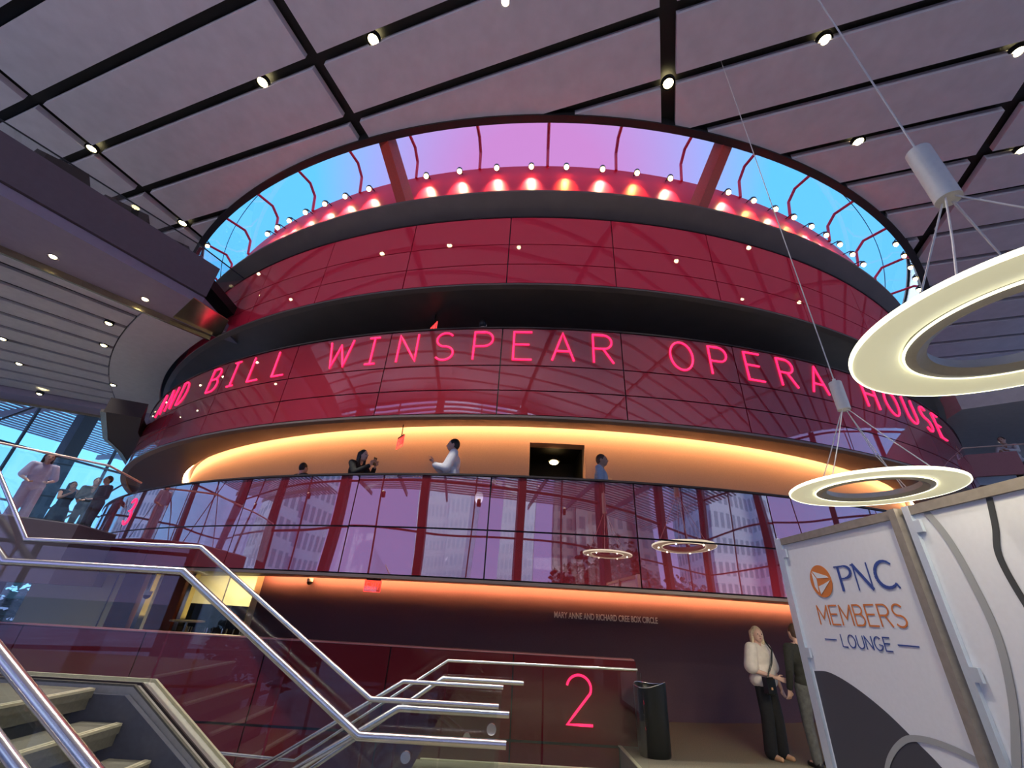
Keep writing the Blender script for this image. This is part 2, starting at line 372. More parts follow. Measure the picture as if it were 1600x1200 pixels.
# ---- window walls (facades) and outside
def facade(idx, p0, p1, nb, cols=True):
    p0 = Vector((p0[0], p0[1], 0)); p1 = Vector((p1[0], p1[1], 0)); d = (p1 - p0); L = d.length; d.normalize(); rz = atan2(d.y, d.x)
    mid = (p0 + p1) / 2
    g = MB(); g.box((mid.x, mid.y, 4.1), (L, .02, 16.2), rz); o = struct(g.build('window_%d' % idx, M_fac))
    fr = MB()
    n = int(L / 3.69)
    for i in range(n + 1):
        p = p0 + d * (L * i / n); fr.box((p.x, p.y, 4.1), (.09, .16, 16.2), rz)
    for z in (-4, -1.6, .3, 2.6, 5.0, 7.4, 9.8, 12.1): fr.box((mid.x, mid.y, z), (L, .14, .09), rz)
    struct(fr.build('window_frame', M_mull, o))
    c = MB()
    for i in range(nb + 1):
        p = p0 + d * (L * i / nb); c.box((p.x, p.y, 4.1), (.62, .75, 16.2), rz)
        if i < nb and idx == 1:
            q = p0 + d * (L * (i + 1) / nb); nrm = Vector((-d.y, d.x, 0))
            for za, zb in ((3.0, 12.0), (12.0, 3.0)):
                c.tube([(p.x, p.y, za), (q.x, q.y, zb)], .05, 6)
    struct(c.build('column', M_mull, o))
facade(1, ML(34, -28.6), ML(-8.6, -28.6), 6)
facade(2, ML(-8.6, -28.6), ML(-8.6, 24), 7)
facade(3, ML(-8.6, 24), ML(30, 24), 5)
mb = MB()
for k in range(26):
    l = -29.7 - .75 * k; a = ML(-34, l, 12.6); b = ML(45, l, 12.6); mb.beam(a, b, .34, .06)
for k in range(30):
    m = -9.7 - .75 * k; a = ML(m, -22, 12.6); b = ML(m, 36, 12.6); mb.beam(a, b, .34, .06)
for k in range(8):
    mb.beam(ML(-30 + 9 * k, -29.2, 12.3), ML(-30 + 9 * k, -49, 12.3), .25, .4)
for k in range(7):
    mb.beam(ML(-9.5, -21 + 7.4 * k, 12.3), ML(-33, -21 + 7.4 * k, 12.3), .25, .4)
tag(mb.build('louver_canopy', mk('louver_metal', (.18, .2, .22), .5, noise=.1)), 'outdoor sun canopy of long parallel louvers beyond the left window wall', 'canopy')
mb = MB(); mb.box((0, 0, -4.6), (500, 500, .2)); struct(mb.build('floor', mk('street', (.42, .41, .44), .9, noise=.3, nscale=.2)))
M_t1 = windows_mat('tower_pale', (.75, .82, .88), (.35, .45, .55), 2.2, 3.4)
M_t2 = windows_mat('tower_brown', (.30, .27, .27), (.10, .12, .16), 3.0, 3.4)
M_t3 = windows_mat('tower_glass', (.85, .92, .97), (.70, .80, .88), 1.4, 3.2)
TW = [((-34, -70), (16, 16), 60, M_t3, 'pale glass'), ((-10, -78), (10, 14), 75, M_t3, 'slim white glass'), ((8, -75), (9, 12), 38, M_t2, 'brown concrete'),
      ((26, -88), (20, 16), 48, M_t2, 'wide stone'), ((56, -60), (20, 22), 44, M_t1, 'white gridded'), ((-95, 30), (14, 24), 22, M_t1, 'low pale'), ((-70, -30), (18, 18), 40, M_t1, 'square pale')]
for (x, y), (dx, dy), h, m, nm in TW:
    mb = MB(); mb.box((0, 0, h / 2), (dx, dy, h)); mb.box((0, 0, h + 1.2), (dx * .7, dy * .7, 2.4)); mb.box((dx * .5, dy * .5, h * .45), (dx * .4, dy * .4, h * .9))
    o = mb.build('tower', m); o.location = (x, y, -4.5); tag(o, '%s office tower across the street, mirrored in the red glass' % nm, 'building', 'towers across the street')
M_leaf = mk('leaves', (.025, .05, .025), .8, noise=.4, nscale=2); M_bark = mk('bark', (.06, .045, .035), .9, noise=.2)
def tree_crown(mb, R, n, seed):
    rnd = random.Random(seed)
    for i in range(n):
        a = rnd.uniform(0, 2 * pi); rr = R * sqrt(rnd.random()) * .95; z = rnd.uniform(-.8, .9) * R * sqrt(max(0, 1 - (rr / R) ** 2))
        s_ = rnd.uniform(.18, .42)
        x, y = rr * cos(a), rr * sin(a); q = Matrix.Rotation(rnd.uniform(0, 6), 3, 'Z') @ Matrix.Rotation(rnd.uniform(0, 3), 3, 'X')
        vs = [Vector((x, y, z)) + q @ Vector(v) * s_ for v in ((-1, 0, 0), (0, -.6, .1), (1, 0, 0), (0, .6, .1))]
        mb.add(vs, [(0, 1, 2, 3)])
for i, (x, y, h, R) in enumerate(((4, -22, 6.5, 3.6), (12.5, -25, 7.5, 4.2), (-5, -27, 4.8, 3.2), (21, -21, 6, 3.5), (-14, -26, 5, 3.4), (-36.5, 12, 5.3, 3.6), (-34, 18, 5, 3.5), (-30.5, 23.5, 5.4, 3.6), (-26.5, 29, 5, 3.4), (-1, -18.5, 3.9, 2.8), (8.0, -17.5, 7.6, 4.4), (15.5, -17, 6.0, 3.6), (-12, -19, 4.0, 2.8))):
    t = thing('tree', 'leafy street tree outside the window wall, number %d from the right' % (i + 1), 'tree', (x, y, -4.5), group='street trees')
    mb = MB(); tree_crown(mb, R, 1100, i); mb.v = [(a, b, c + h) for a, b, c in mb.v]; emp_child(mb, 'crown', M_leaf, t)
    mb = MB(); mb.tube([(0, 0, 0), (.1, 0, h * .5), (0, .1, h)], .2, 8, radii=[.28, .2, .08]); emp_child(mb, 'trunk', M_bark, t)

# ---- left level-three deck
DK = [(-9.5, 5.7), (-8.14, 7.22), (-7.49, 7.96), (-7.85, 9.25), (-9.6, 11.0), (-13.2, 15.4), (-15.9, 20.6), (-21, 25), (-26.0, 12.0), (-21, 4.0)]
mb = MB(); mb.prism(DK[::-1], 1.66, 2.6); 
mb2 = MB(); mb2.prism([(x * 1.001, y * 1.001) for x, y in DK[::-1]], 2.6, 2.62); struct(mb2.build('floor', mk('deck_stone', (.42, .40, .38), .6, noise=.08)))
struct(mb.build('floor', M_slab))
mb = MB(); mb.prism([(-10.35, 10.1), (-12.1, 12.3), (-12.7, 13.6), (-13.8, 15.4), (-13.0, 15.6), (-10.6, 11.6), (-9.6, 10.4)], 5.6, 6.0); o = struct(mb.build('floor', M_dark))
mb = MB()
for p, q in (((-10.35, 10.1), (-12.1, 12.3)), ((-12.1, 12.3), (-12.7, 13.6)), ((-12.7, 13.6), (-13.8, 15.4))): mb.beam((*p, 5.62), (*q, 5.62), .12, .08)
struct(mb.build('trim_10', M_gold))
# ---- left upper wing (level five)
G0, G1 = Vector((-10.78, 6.67)), Vector((-8.17, 9.64)); F0, F1 = Vector((-18.29, 13.88)), Vector((-14.07, 15.68))
def ext(a, b, m0): d = (a - b).normalized(); return a + d * m0
N0, N1 = Vector((-9.41, 5.35)), Vector((-7.62, 8.3))
N0x, G0x, F0x = ext(N0, N1, 5), ext(G0, G1, 5), ext(F0, F1, 4)
mb = MB(); mb.prism([tuple(N0x), tuple(N1), (-7.66, 10.0), tuple(G1), tuple(G0x)], 7.78, 8.0); struct(mb.build('ceiling', M_purple))
mb = MB()
for a, b, z0, z1, wd in ((N0x, N1, 8.02, 8.92, .12),):
    mb.beam((*a, (z0 + z1) / 2), (*b, (z0 + z1) / 2), wd, z1 - z0)
struct(mb.build('trim_4', M_slab))
mb = MB(); mb.prism([tuple(N0x), tuple(N1), (-7.66, 10.0), (-14.07, 16.4), tuple(F0x)], 8.35, 8.6); struct(mb.build('floor', M_black))
mb = MB(); d_ = (G1 - G0).normalized(); mb.beam((*G0x, 7.73), (*G1, 7.73), .07, .20); struct(mb.build('trim_5', M_gold))
t_sl = thing('slatted_soffit', 'grey slatted soffit under the left upper wing, with round downlights', 'ceiling slats', (*((G0 + F1) / 2), 7.9))
NS = 11
for i in range(NS):
    u_, v_ = i / NS, (i + .80) / NS
    def edge(q):
        a = G0x.lerp(F0x, q); b = G1.lerp(F1, q); d = (b - a).normalized(); b = a + d * 40
        c0 = Vector((CX, CY)); R = 18.75
        # first hit with the arc
        oc = a - c0; B = oc.dot(d); cc = oc.dot(oc) - R * R; D = B * B - cc
        if D > 0 and -B - sqrt(D) > 0: b = a + d * (-B - sqrt(D))
        else: b = G1.lerp(F1, q)
        return a, b
    a0, b0 = edge(u_); a1, b1 = edge(v_)
    mb = MB(); mb.prism([tuple(a0), tuple(b0), tuple(b1), tuple(a1)], 7.80, 7.86); mb.build('slat', M_slat, t_sl)
mb = MB(); mb.arc(17.35, 18.72, -66, -33, 7.80, 7.9, n=34); struct(mb.build('trim_6', M_slat))
mb = MB(); d2 = Vector((-.39, .92)) * .9
mb.prism([tuple(F0x), tuple(F1 + (F1 - F0).normalized() * 1.2), tuple(F1 + (F1 - F0).normalized() * 1.2 + d2), tuple(F0x + d2)], 7.62, 7.86); struct(mb.build('trim_7', M_purple))
mb = MB(); mb.beam((*(F0x + d2), 7.6), (*(F1 + (F1 - F0).normalized() * 1.2 + d2), 7.6), .08, .14); struct(mb.build('trim_8', M_gold))

# ================================================================== lights in the ceiling
M_ring = mk('ring_diffuser', (.85, .85, .70), .4, emit=(1.0, .95, .60), es=.20)
M_ringe = mk('ring_edge_glow', (1, 1, 1), emit=(1.0, .97, .66), es=1.2)
M_ringin = mk('ring_inner_metal', (.42, .40, .36), .45, .3, noise=.04)
def spot(name, loc, power, col, size, parent=None, blend=.6, rad=.05, aim=None):
    L = bpy.data.lights.new(name, 'SPOT'); L.energy = power; L.color = col; L.spot_size = radians(size); L.spot_blend = blend; L.shadow_soft_size = rad
    o = bpy.data.objects.new(name, L); C.objects.link(o); o.location = loc
    if aim is not None: o.rotation_euler = (Vector(aim) - Vector(loc)).to_track_quat('-Z', 'Y').to_euler()
    if parent: o.parent = parent
    return o
M_white = mk('white_metal', (.75, .74, .70), .4, noise=.03)
def downlight(loc, label, r=.10, power=0, col=(1, .92, .78), grp=None, cone=64):
    t = thing('downlight', label, 'ceiling light', loc, group=grp)
    mb = MB(); mb.lathe([(r, 0), (r, .10), (r * 1.35, .10), (r * 1.35, 0)], n=20); emp_child(mb, 'trim_ring', M_black, t)
    mb = MB(); mb.lathe([(.001, -.02), (r * .6, -.015), (r * .98, .02)], n=20); emp_child(mb, 'lens', M_down, t, smooth=60)
    if power: spot('downlight_beam', (0, 0, -.05), power, col, cone, t, rad=.12)
    return t
DL = [(3.12, -4.68, 'bright ceiling downlight above the left shoulder of the drum'),
      (3.09, -7.67, 'ceiling downlight in the same slot as the brightest left one, next to its left'),
      (3.33, -1.79, 'ceiling downlight cut by the upper frame edge above the middle of the drum'),
      (5.74, 1.22, 'ceiling downlight where the upright black slot meets the cross slot, above the drum'),
      (5.80, 4.21, 'bright ceiling downlight right of the upright black slot'),
      (8.38, 5.59, 'smaller round downlight just right of the skylight ring, under the right wire'),
      (7.12, 7.91, 'ceiling downlight at the right frame edge, the upper of the two there'),
      (9.68, 9.33, 'ceiling downlight at the right frame edge, the lower of the two there'),
      (3.04, -13.62, 'ceiling downlight on the crossing of two black slots at far left'),
      (3.04, -16.67, 'ceiling downlight at the left frame edge just above the upper wing fascia'),
      (5.64, -13.62, 'ceiling downlight on the slot crossing left of the skylight ring'),
      (2.40, -16.05, 'small flush ceiling light at the left frame edge, inside a grey panel'),
      (4.80, -14.75, 'small flush ceiling light inside the grey panel above the upper wing')]
for i, (m, l, lab) in enumerate(DL):
    downlight(ML(m, l, 12.14 if i < 11 else 12.10), lab, r=.11 if i < 11 else .09, power=(700 if m > 5 else 1200) if i < 11 else 0, cone=44 if m > 5 else 64)
for i, (x, y, wh) in enumerate(((-9.9, 6.9, 'upper left one in the border strip'), (-8.9, 8.2, 'right one in the border strip'), (-10.71, 9.35, 'nearest to the curved plain soffit'), (-11.79, 10.5, 'second along the curved plain soffit'),
     (-14.68, 10.48, 'at the left frame edge'), (-15.72, 11.99, 'lower left, above the window wall'), (-13.66, 13.16, 'lowest, beside the curved plain soffit'), (-16.8, 13.9, 'in the lower purple border, left'), (-14.49, 14.7, 'in the lower purple border, right'))):
    downlight((x, y, 7.775 if i not in (7, 8) else 7.6), 'small round downlight in the left wing soffit, %s' % wh, r=.08, power=260 if i in (2, 3, 4, 6) else 0)

# fill lights added behind the camera to brighten the ceiling and drum
for i in range(7):
    p = ML(-7.9, -24 + 7.3 * i, 6.5); t = thing('fill_light', 'added ceiling fill light on the front window wall, unseen, number %d from the left' % (i + 1), 'fill light', p, 0, 'added fill lights behind the camera')
    mb = MB(); mb.box((0, -.1, 0), (.22, .2, .3)); emp_child(mb, 'housing', M_black, t)
    mb = MB(); mb.lathe([(.001, .16), (.09, .155), (.10, .13)], n=16); emp_child(mb, 'lens', M_ringe, t)
    spot('fill_beam', (p[0], p[1], p[2] + .2), 300, (.90, .86, 1.0), 110, None, blend=.8, rad=.25, aim=Vector(ML(-1.5, -24 + 7.3 * i, 12.1)))

# ================================================================== clip lamps on the drum top
def clip_lamp(a, R, z, label, grp, colr=(1, .72, .38), pw=60, inward=-1):
    a = radians(a); p = Vector(cyl(R, a, z)); t = thing('clip_lamp', label, 'lamp', p, 0, grp)
    rad = Vector((sin(a), -cos(a), 0)) * inward
    mb = MB(); mb.tube([(0, 0, .10), tuple(rad * .02 + Vector((0, 0, .15))), tuple(rad * .22 + Vector((0, 0, .17)))], .014, 6); emp_child(mb, 'bracket', M_black, t)
    mb = MB(); mb.lathe([(.001, .115), (.04, .11), (.068, .07), (.078, -.005)], n=16, cap=False); emp_child(mb, 'shade', M_blackm, t, smooth=60)
    mb = MB(); mb.ell((0, 0, -.012), (.060, .060, .072)); emp_child(mb, 'bulb', M_lamp, t, smooth=80)
    tgt = p + rad * .75 + Vector((0, 0, -1))
    s = spot('lamp_beam', (0, 0, -.10), pw, colr, 84, t, blend=.9, rad=.02); s.rotation_euler = (tgt - p).to_track_quat('-Z', 'Y').to_euler()
    return t
LA = [-33.6, -31.8, -29.9, -27.5, -24.9, -22.4, -19.7, -13.9, -10.8, -7.5, -4.5, -1.5, 1.6, 4.6, 7.6, 13.2, 15.9, 18.4, 20.7, 23.1, 25.3, 27.6, 30, 32.4]
rr = random.Random(3)
for i, a in enumerate(LA):
    orange = i in (11, 13, 16, 18)
    clip_lamp(a, 17.16, 11.74, 'glowing clip lamp on the drum top edge, number %d from the left' % (i + 1), 'clip lamps on the drum top', (1, .42, .10) if orange else (1, .74, .44), pw=34)
for i, (a, z) in enumerate(((-43, 12.2), (-46, 12.2), (33.8, 12.2), (36.2, 12.2), (38.6, 12.2), (41, 12.2), (43.4, 12.2), (46, 12.2), (-49, 12.2), (-52, 12.2))):
    sd = 'left' if a < 0 else 'right'
    clip_lamp(a, 17.98, z, 'glowing lamp fixed to the outer skylight curb on the %s, %.0f degrees round the ring' % (sd, abs(a)), 'lamps on the skylight curb', pw=20, inward=1)

# ================================================================== stroke letters
def arcp(cx, cy, rx, ry, a0, a1, n=14): return [(cx + rx * cos(radians(a0 + (a1 - a0) * i / n)), cy + ry * sin(radians(a0 + (a1 - a0) * i / n))) for i in range(n + 1)]
GL = {
 'A': (.66, [[(0, 0), (.33, 1), (.66, 0)], [(.12, .34), (.54, .34)]]),
 'B': (.58, [[(0, 0), (0, 1), (.3, 1)] + arcp(.3, .77, .24, .23, 90, -90) + [(0, .54)], [(.3, .54)] + arcp(.32, .27, .26, .27, 90, -90) + [(0, 0)]]),
 'C': (.66, [arcp(.36, .5, .36, .5, 50, 310, 22)]),
 'D': (.62, [[(0, 0), (0, 1), (.2, 1)] + arcp(.2, .5, .42, .5, 90, -90, 18) + [(0, 0)]]),
 'E': (.56, [[(.56, 1), (0, 1), (0, 0), (.56, 0)], [(0, .54), (.48, .54)]]),
 'G': (.68, [arcp(.36, .5, .36, .5, 50, 345, 22) + [(.42, .42)]]),
 'H': (.6, [[(0, 0), (0, 1)], [(.6, 0), (.6, 1)], [(0, .52), (.6, .52)]]),
 'I': (.36, [[(.18, 0), (.18, 1)], [(0, 1), (.36, 1)], [(0, 0), (.36, 0)]]),
 'i': (.0, [[(0, 0), (0, 1)]]),
 'L': (.52, [[(0, 1), (0, 0), (.52, 0)]]),
 'M': (.74, [[(0, 0), (0, 1), (.37, .3), (.74, 1), (.74, 0)]]),
 'N': (.62, [[(0, 0), (0, 1), (.62, 0), (.62, 1)]]),
 'O': (.72, [arcp(.36, .5, .36, .5, 90, 450, 28)]),
 'P': (.58, [[(0, 0), (0, 1), (.32, 1)] + arcp(.32, .74, .26, .26, 90, -90) + [(0, .48)]]),
 'R': (.6, [[(0, 0), (0, 1), (.32, 1)] + arcp(.32, .75, .25, .25, 90, -90) + [(0, .5)], [(.30, .5), (.6, 0)]]),
 'S': (.58, [arcp(.29, .75, .27, .25, 35, 270, 16)[:-1] + arcp(.29, .25, .29, .25, 90, -145, 16)]),
 'T': (.6, [[(0, 1), (.6, 1)], [(.3, 1), (.3, 0)]]),
 'U': (.62, [[(0, 1), (0, .32)] + arcp(.31, .31, .31, .31, 180, 360, 16) + [(.62, 1)]]),
 'W': (.88, [[(0, 1), (.2, 0), (.44, .85), (.68, 0), (.88, 1)]]),
 'X': (.6, [[(0, 0), (.6, 1)], [(0, 1), (.6, 0)]]),
 'Y': (.62, [[(0, 1), (.31, .48), (.31, 0)], [(.62, 1), (.31, .48)]]),
 '2': (.60, [arcp(.30, .73, .30, .27, 170, -22, 18) + [(0, 0), (.62, 0)]]),
 '3': (.56, [arcp(.27, .76, .25, .24, 155, -90, 16) , [(.16, .52), (.27, .52)] + arcp(.27, .26, .29, .26, 90, -155, 16)]),
}
def neon(ch, label, place, name='neon_letter', h=.63, r=.019, parent_loc=(0, 0, 0), cat='neon letter', grp=None):
    """place(u, v) -> world point"""
    wdt, strokes = GL[ch]
    t = thing(name, label, cat, place(0, h / 2), 0, grp)
    mb = MB(); mc = MB()
    for s in strokes:
        pts = []
        for i in range(len(s) - 1):
            (x0, y0), (x1, y1) = s[i], s[i + 1]; n = max(1, int(hypot(x1 - x0, y1 - y0) / .25))
            for k in range(n): pts.append((x0 + (x1 - x0) * k / n, y0 + (y1 - y0) * k / n))
        pts.append(s[-1]); P = [place((x - wdt / 2) * h, y * h) for x, y in pts]
        mb.tube(P, r, 8)
    mb.build('tube', M_neon, t, smooth=60)
    return t
word = {0: 'AND', 1: None}
TXT = 'AND BILL WINSPEAR OPERA HOUSE'
order = ['first', 'second', 'third', 'fourth', 'fifth', 'sixth', 'seventh', 'eighth']
wn = {'AND': 'the word AND at the left end', 'BILL': 'the four-letter word', 'WINSPEAR': 'the long eight-letter word', 'OPERA': 'the word OPERA', 'HOUSE': 'the word HOUSE at the right end'}
i0 = 0
for wd in TXT.split():
    for k, ch in enumerate(wd):
        a = radians(-17.34 + 2.57 * (TXT.index(wd) + k - 9))
        def place(u, v, a=a): return Vector(cyl(17.226, a + u / 17.226, 5.87 + v))
        neon(ch, 'glowing pink neon letter %s, %s letter of %s' % (ch, order[k], wn[wd]), place, grp='neon letters of the drum sign')
neon('2', 'large glowing pink neon numeral two on the red stair-well wall', lambda u, v: Vector((1.31 + u, 7.942, .22 + v)), 'neon_numeral', h=.62, r=.017, cat='neon numeral')
a3 = radians(-34.8)
neon('3', 'glowing pink neon numeral three at the left end of the lowest parapet', lambda u, v: Vector(cyl(17.226, a3 + u / 17.226, 2.9 + v)), 'neon_numeral', h=.55, r=.016, cat='neon numeral')

# ---- raised lettering on the brown wall
def flat_text(name, txt, size, mat, xf, ext=.006, bold=0.0, sx=1.0, parent=None, width=None):
    cu = bpy.data.curves.new(name, 'FONT'); cu.body = txt; cu.size = size; cu.extrude = ext; cu.offset = bold
    ob = bpy.data.objects.new(name, cu); C.objects.link(ob)
    dg = bpy.context.evaluated_depsgraph_get(); me = bpy.data.meshes.new_from_object(ob.evaluated_get(dg))
    bpy.data.objects.remove(ob)
    xs = [v.co.x for v in me.vertices]; x0, x1 = min(xs), max(xs); k = (width / (x1 - x0)) if width else sx
    for v in me.vertices: v.co = Vector(xf((v.co.x - x0) * k, v.co.y, v.co.z))
    me.materials.clear(); me.materials.append(mat)
    o = bpy.data.objects.new(name, me); C.objects.link(o)
    if parent: o.parent = parent; o.location = -Vector(parent.location) if parent.type == 'EMPTY' else (0, 0, 0)
    return o
M_letter = mk('brushed_letter', (.92, .88, .78), .4, 0, noise=.05)
aT = radians(-1.52)
o = flat_text('wall_lettering', 'MARY ANNE AND RICHARD CREE BOX CIRCLE', .155, M_letter, lambda x, y, z: cyl(14.262 + z, aT + x / 14.26, 1.60 + y), width=14.26 * radians(8.6), bold=.003)
tag(o, 'small raised silver lettering on the brown second level wall', 'lettering')

# ================================================================== exit signs, cameras
M_exitred = mk('exit_red', (1, .1, .1), emit=(1, .05, .05), es=1.2); M_pinkgl = glass('pink_acrylic', (1, .55, .55), .08)
def exit_sign(loc, rz, label, s=1.0, up=.2):
    t = thing('exit_sign', label, 'exit sign', loc, rz)
    mb = MB(); mb.box((0, 0, 0), (.34 * s, .012, .22 * s)); emp_child(mb, 'plate', M_pinkgl, t)
    mb = MB()
    for c, d in (((0, 0, .11 * s), (.34 * s, .014, .008)), ((0, 0, -.11 * s), (.34 * s, .014, .008)), ((-.17 * s, 0, 0), (.008, .014, .22 * s)), ((.17 * s, 0, 0), (.008, .014, .22 * s))): mb.box(c, d)
    emp_child(mb, 'edge_glow', M_exitred, t)
    x = -.13 * s; mb = MB()
    for ch in 'EXIT':
        wdt, st = GL['i' if ch == 'I' else ch]
        for q in st: mb.tube([(x + a * .12 * s, -.01, -.06 * s + b * .13 * s) for a, b in q], .007 * s, 5)
        x += (wdt * .12 + .022) * s
    emp_child(mb, 'exit_lettering', M_exitred, t)
    mb = MB(); mb.tube([(0, 0, .11 * s), (0, 0, .11 * s + up)], .01, 6); mb.box((0, 0, .11 * s + .015), (.3 * s, .03, .03)); emp_child(mb, 'mount', M_black, t)
exit_sign((-2.24, 8.35, 4.62), radians(-55), 'red lit exit sign hanging from the soffit over the lit third level walkway', up=.31)
exit_sign((-1.95, 8.3, 7.50), radians(-55), 'red lit exit sign peeking above the neon letters on the fourth level', up=.32)
exit_sign((-2.44, 9.05, 1.95), radians(8), 'red lit exit sign under the orange soffit on the second level', .9, up=.06)
def camera_dome(loc, label, up=0):
    t = thing('security_camera', label, 'camera', loc)
    mb = MB(); mb.lathe([(.001, .12), (.07, .12), (.07, .05), (.001, .05)], n=16); emp_child(mb, 'housing', M_white, t, smooth=40)
    mb = MB(); mb.ell((0, 0, .04), (.062, .062, .06)); emp_child(mb, 'dome', M_black, t, smooth=80)
    if up: mb = MB(); mb.tube([(0, 0, .11), (0, 0, .11 + up)], .014, 6); emp_child(mb, 'hanger', M_white, t)
camera_dome(cyl(15.42, radians(-14.8), 4.42), 'white wall camera with black dome left of the standing man on level three')
camera_dome(cyl(14.17 + .15, radians(-24.5), 1.98), 'white wall camera with black dome at the left end of the brown wall')
camera_dome((-7.0, 9.6, 1.52), 'white dome camera hanging beneath the third level deck at left', .45)

# niche lamp, notice
t = thing('niche_lamp', 'bright lamp inside the dark doorway on level three', 'lamp', (1.03, 9.05, 4.62))
mb = MB(); mb.ell((0, 0, 0), (.10, .10, .05)); emp_child(mb, 'bulb', M_lamp, t, smooth=80)
mb = MB(); mb.lathe([(.12, .1), (.13, .02)], n=16); emp_child(mb, 'rim', M_black, t)
an = radians(.6 + .0)
mb = MB(); P = [cyl(15.53, radians(1.9 - .5), 4.0), cyl(15.53, radians(1.9 + .5), 4.0)]
mb.beam((P[0][0], P[0][1], 3.8), (P[1][0], P[1][1], 3.8), .01, .75); tag(mb.build('notice_board', mk('notice', (.62, .42, .26), .6, noise=.08)), 'tan notice board on the wall right of the dark doorway', 'notice')

# ================================================================== stairs
RIS, TR = .17, .26
Xn, Zn, Y0, Y1 = -2.60, 1.07, 2.15, 3.45
for k in range(7):
    xr = Xn + TR * k; z = Zn - RIS * k
    if z < .02: break
    x_l = xr - TR if k else -5.2
    mb = MB(); mb.box(((x_l + xr) / 2, (Y0 + Y1) / 2, z - .025), (xr - x_l, Y1 - Y0, .05)); mb.box((xr - .012, (Y0 + Y1) / 2, z - .055), (.024, Y1 - Y0, .11)) if 0 else None
    t = mb.build('stair_step', M_stone)
    tag(t, ('grey stair landing at lower left with pale nosing strip' if k == 0 else 'grey stone stair step at lower left, %s below the landing' % order[k - 1]), 'stair landing' if k == 0 else 'stair step', 'stone stair steps' if k else None)
    mb = MB(); mb.box((xr - .03, (Y0 + Y1) / 2, z + .002), (.022, Y1 - Y0, .006)); mb.box((xr - .008, (Y0 + Y1) / 2, z - .004), (.018, Y1 - Y0, .014)); mb.build('nosing', M_nosing, t)
    mb = MB(); mb.box((xr - .02, (Y0 + Y1) / 2, z - .075), (.02, Y1 - Y0, .07)); mb.build('front_edge', M_stone, t)
    mb = MB(); mb.box((xr - .10, (Y0 + Y1) / 2, z - .14), (.02, Y1 - Y0, .16)); mb.build('riser', M_riser, t)
def xz_prism(poly, y0, y1, name, mat, parent=None):
    mb = MB(); n = len(poly)
    mb.add([(x, y0, z) for x, z in poly] + [(x, y1, z) for x, z in poly], [tuple(range(n)), tuple(range(2 * n - 1, n - 1, -1))] + [(i, (i + 1) % n, n + (i + 1) % n, n + i) for i in range(n)])
    return mb.build(name, mat, parent)
SP = [(-5.2, 1.08), (-2.40, 1.08), (-.80, .06)]
def strip(d, z0=-.16): return [(x, z + d) for x, z in SP] + [(x, z + z0) for x, z in reversed(SP)]
sg = xz_prism(strip(0), 3.505, 3.72, 'stair_stringer', M_string)
tag(sg, 'pale painted stringer along the far side of the lower left stair', 'stringer')
xz_prism(strip(.012, .0), 3.505, 3.53, 'edge_bead', M_stone, sg); xz_prism(strip(.016, .0), 3.57, 3.585, 'edge_bead', M_dark, sg); xz_prism(strip(.02, .0), 3.70, 3.72, 'edge_bead', M_nosing, sg)
sw = xz_prism([(-5.2, .0), (-.72, .0), (-2.40, 1.04), (-5.2, 1.04)], 3.458, 3.502, 'stair_side_wall', mk('blue_grey', (.11, .115, .15), .7, noise=.08)); struct(sw)
# down flight in the well
for k in range(6):
    xr = -.86 - .27 * k; z = -.17 * (k + 1)
    mb = MB(); mb.box((xr - .14, 5.45, z - .03), (.28, 1.75, .06)); t = mb.build('stair_step', M_carpet); tag(t, 'carpeted step of the flight going down beyond the glass, %s from the top' % order[k], 'stair step', 'steps of the flight going down')
    mb = MB(); mb.box((xr - .01, 5.45, z + .002), (.02, 1.75, .006)); mb.build('nosing', M_nosing, t)
# ---- balustrades: glass, cap rail, hand rail
def balustrade(label, rail, hand, glass_polys, y, r1=.017, r2=.026, discs=(), ret=None):
    t = thing('balustrade', label, 'balustrade', (rail[0][0], y, 0))
    mb = MB(); mb.tube(rail, r1, 10); mb.build('top_rail', M_steel, t, smooth=50)
    mb = MB(); mb.tube(hand, r2, 12); mb.build('handrail', M_steel, t, smooth=50)
    for poly in glass_polys:
        mb = MB(); n = len(poly)
        mb.add([(x, y - .006, z) for x, z in poly] + [(x, y + .006, z) for x, z in poly], [tuple(range(n)), tuple(range(2 * n - 1, n - 1, -1))] + [(i, (i + 1) % n, n + (i + 1) % n, n + i) for i in range(n)])
        mb.build('glass_panel', M_glass, t)
    for x, z in discs:
        mb = MB(); mb.lathe([(.001, -.012), (.032, -.012), (.032, .012), (.001, .012)], (x, y - .03, z), 18, Matrix.Rotation(pi / 2, 3, 'X')); mb.build('glass_clamp', M_steel, t, smooth=40)
    return t
YA, YB = 3.64, 3.53
up = [(-4.35, 3.7, 2.44 + .35), (-3.77, YA, 1.96)]
balustrade('glass balustrade with steel rails on the far side of the lower left stair',
    [(-4.35, YA, 2.50), (-3.77, YA, 1.955), (-2.39, YA, 1.975), (-.85, YA, 1.07), (.04, YA, 1.07)],
    [(-4.2, YB, 2.12), (-3.72, YB, 1.785), (-2.38, YB, 1.79), (-.86, YB, .89), (.10, YB, .89)],
    [[(-4.9, 1.06), (-3.83, 1.06), (-3.83, 1.93), (-4.35, 2.45), (-4.9, 2.9)], [(-3.80, 1.06), (-2.40, 1.06), (-2.40, 1.965), (-3.80, 1.945)], [(-2.38, 1.05), (-1.5, .52), (-1.5, 1.44), (-2.38, 1.955)], [(-1.48, .50), (-.86, .13), (-.86, 1.06), (-1.48, 1.43)], [(-.84, .02), (.03, .02), (.03, 1.06), (-.84, 1.06)]], YA, discs=((-.55, .78), (.0, .95), (.0, .3)))
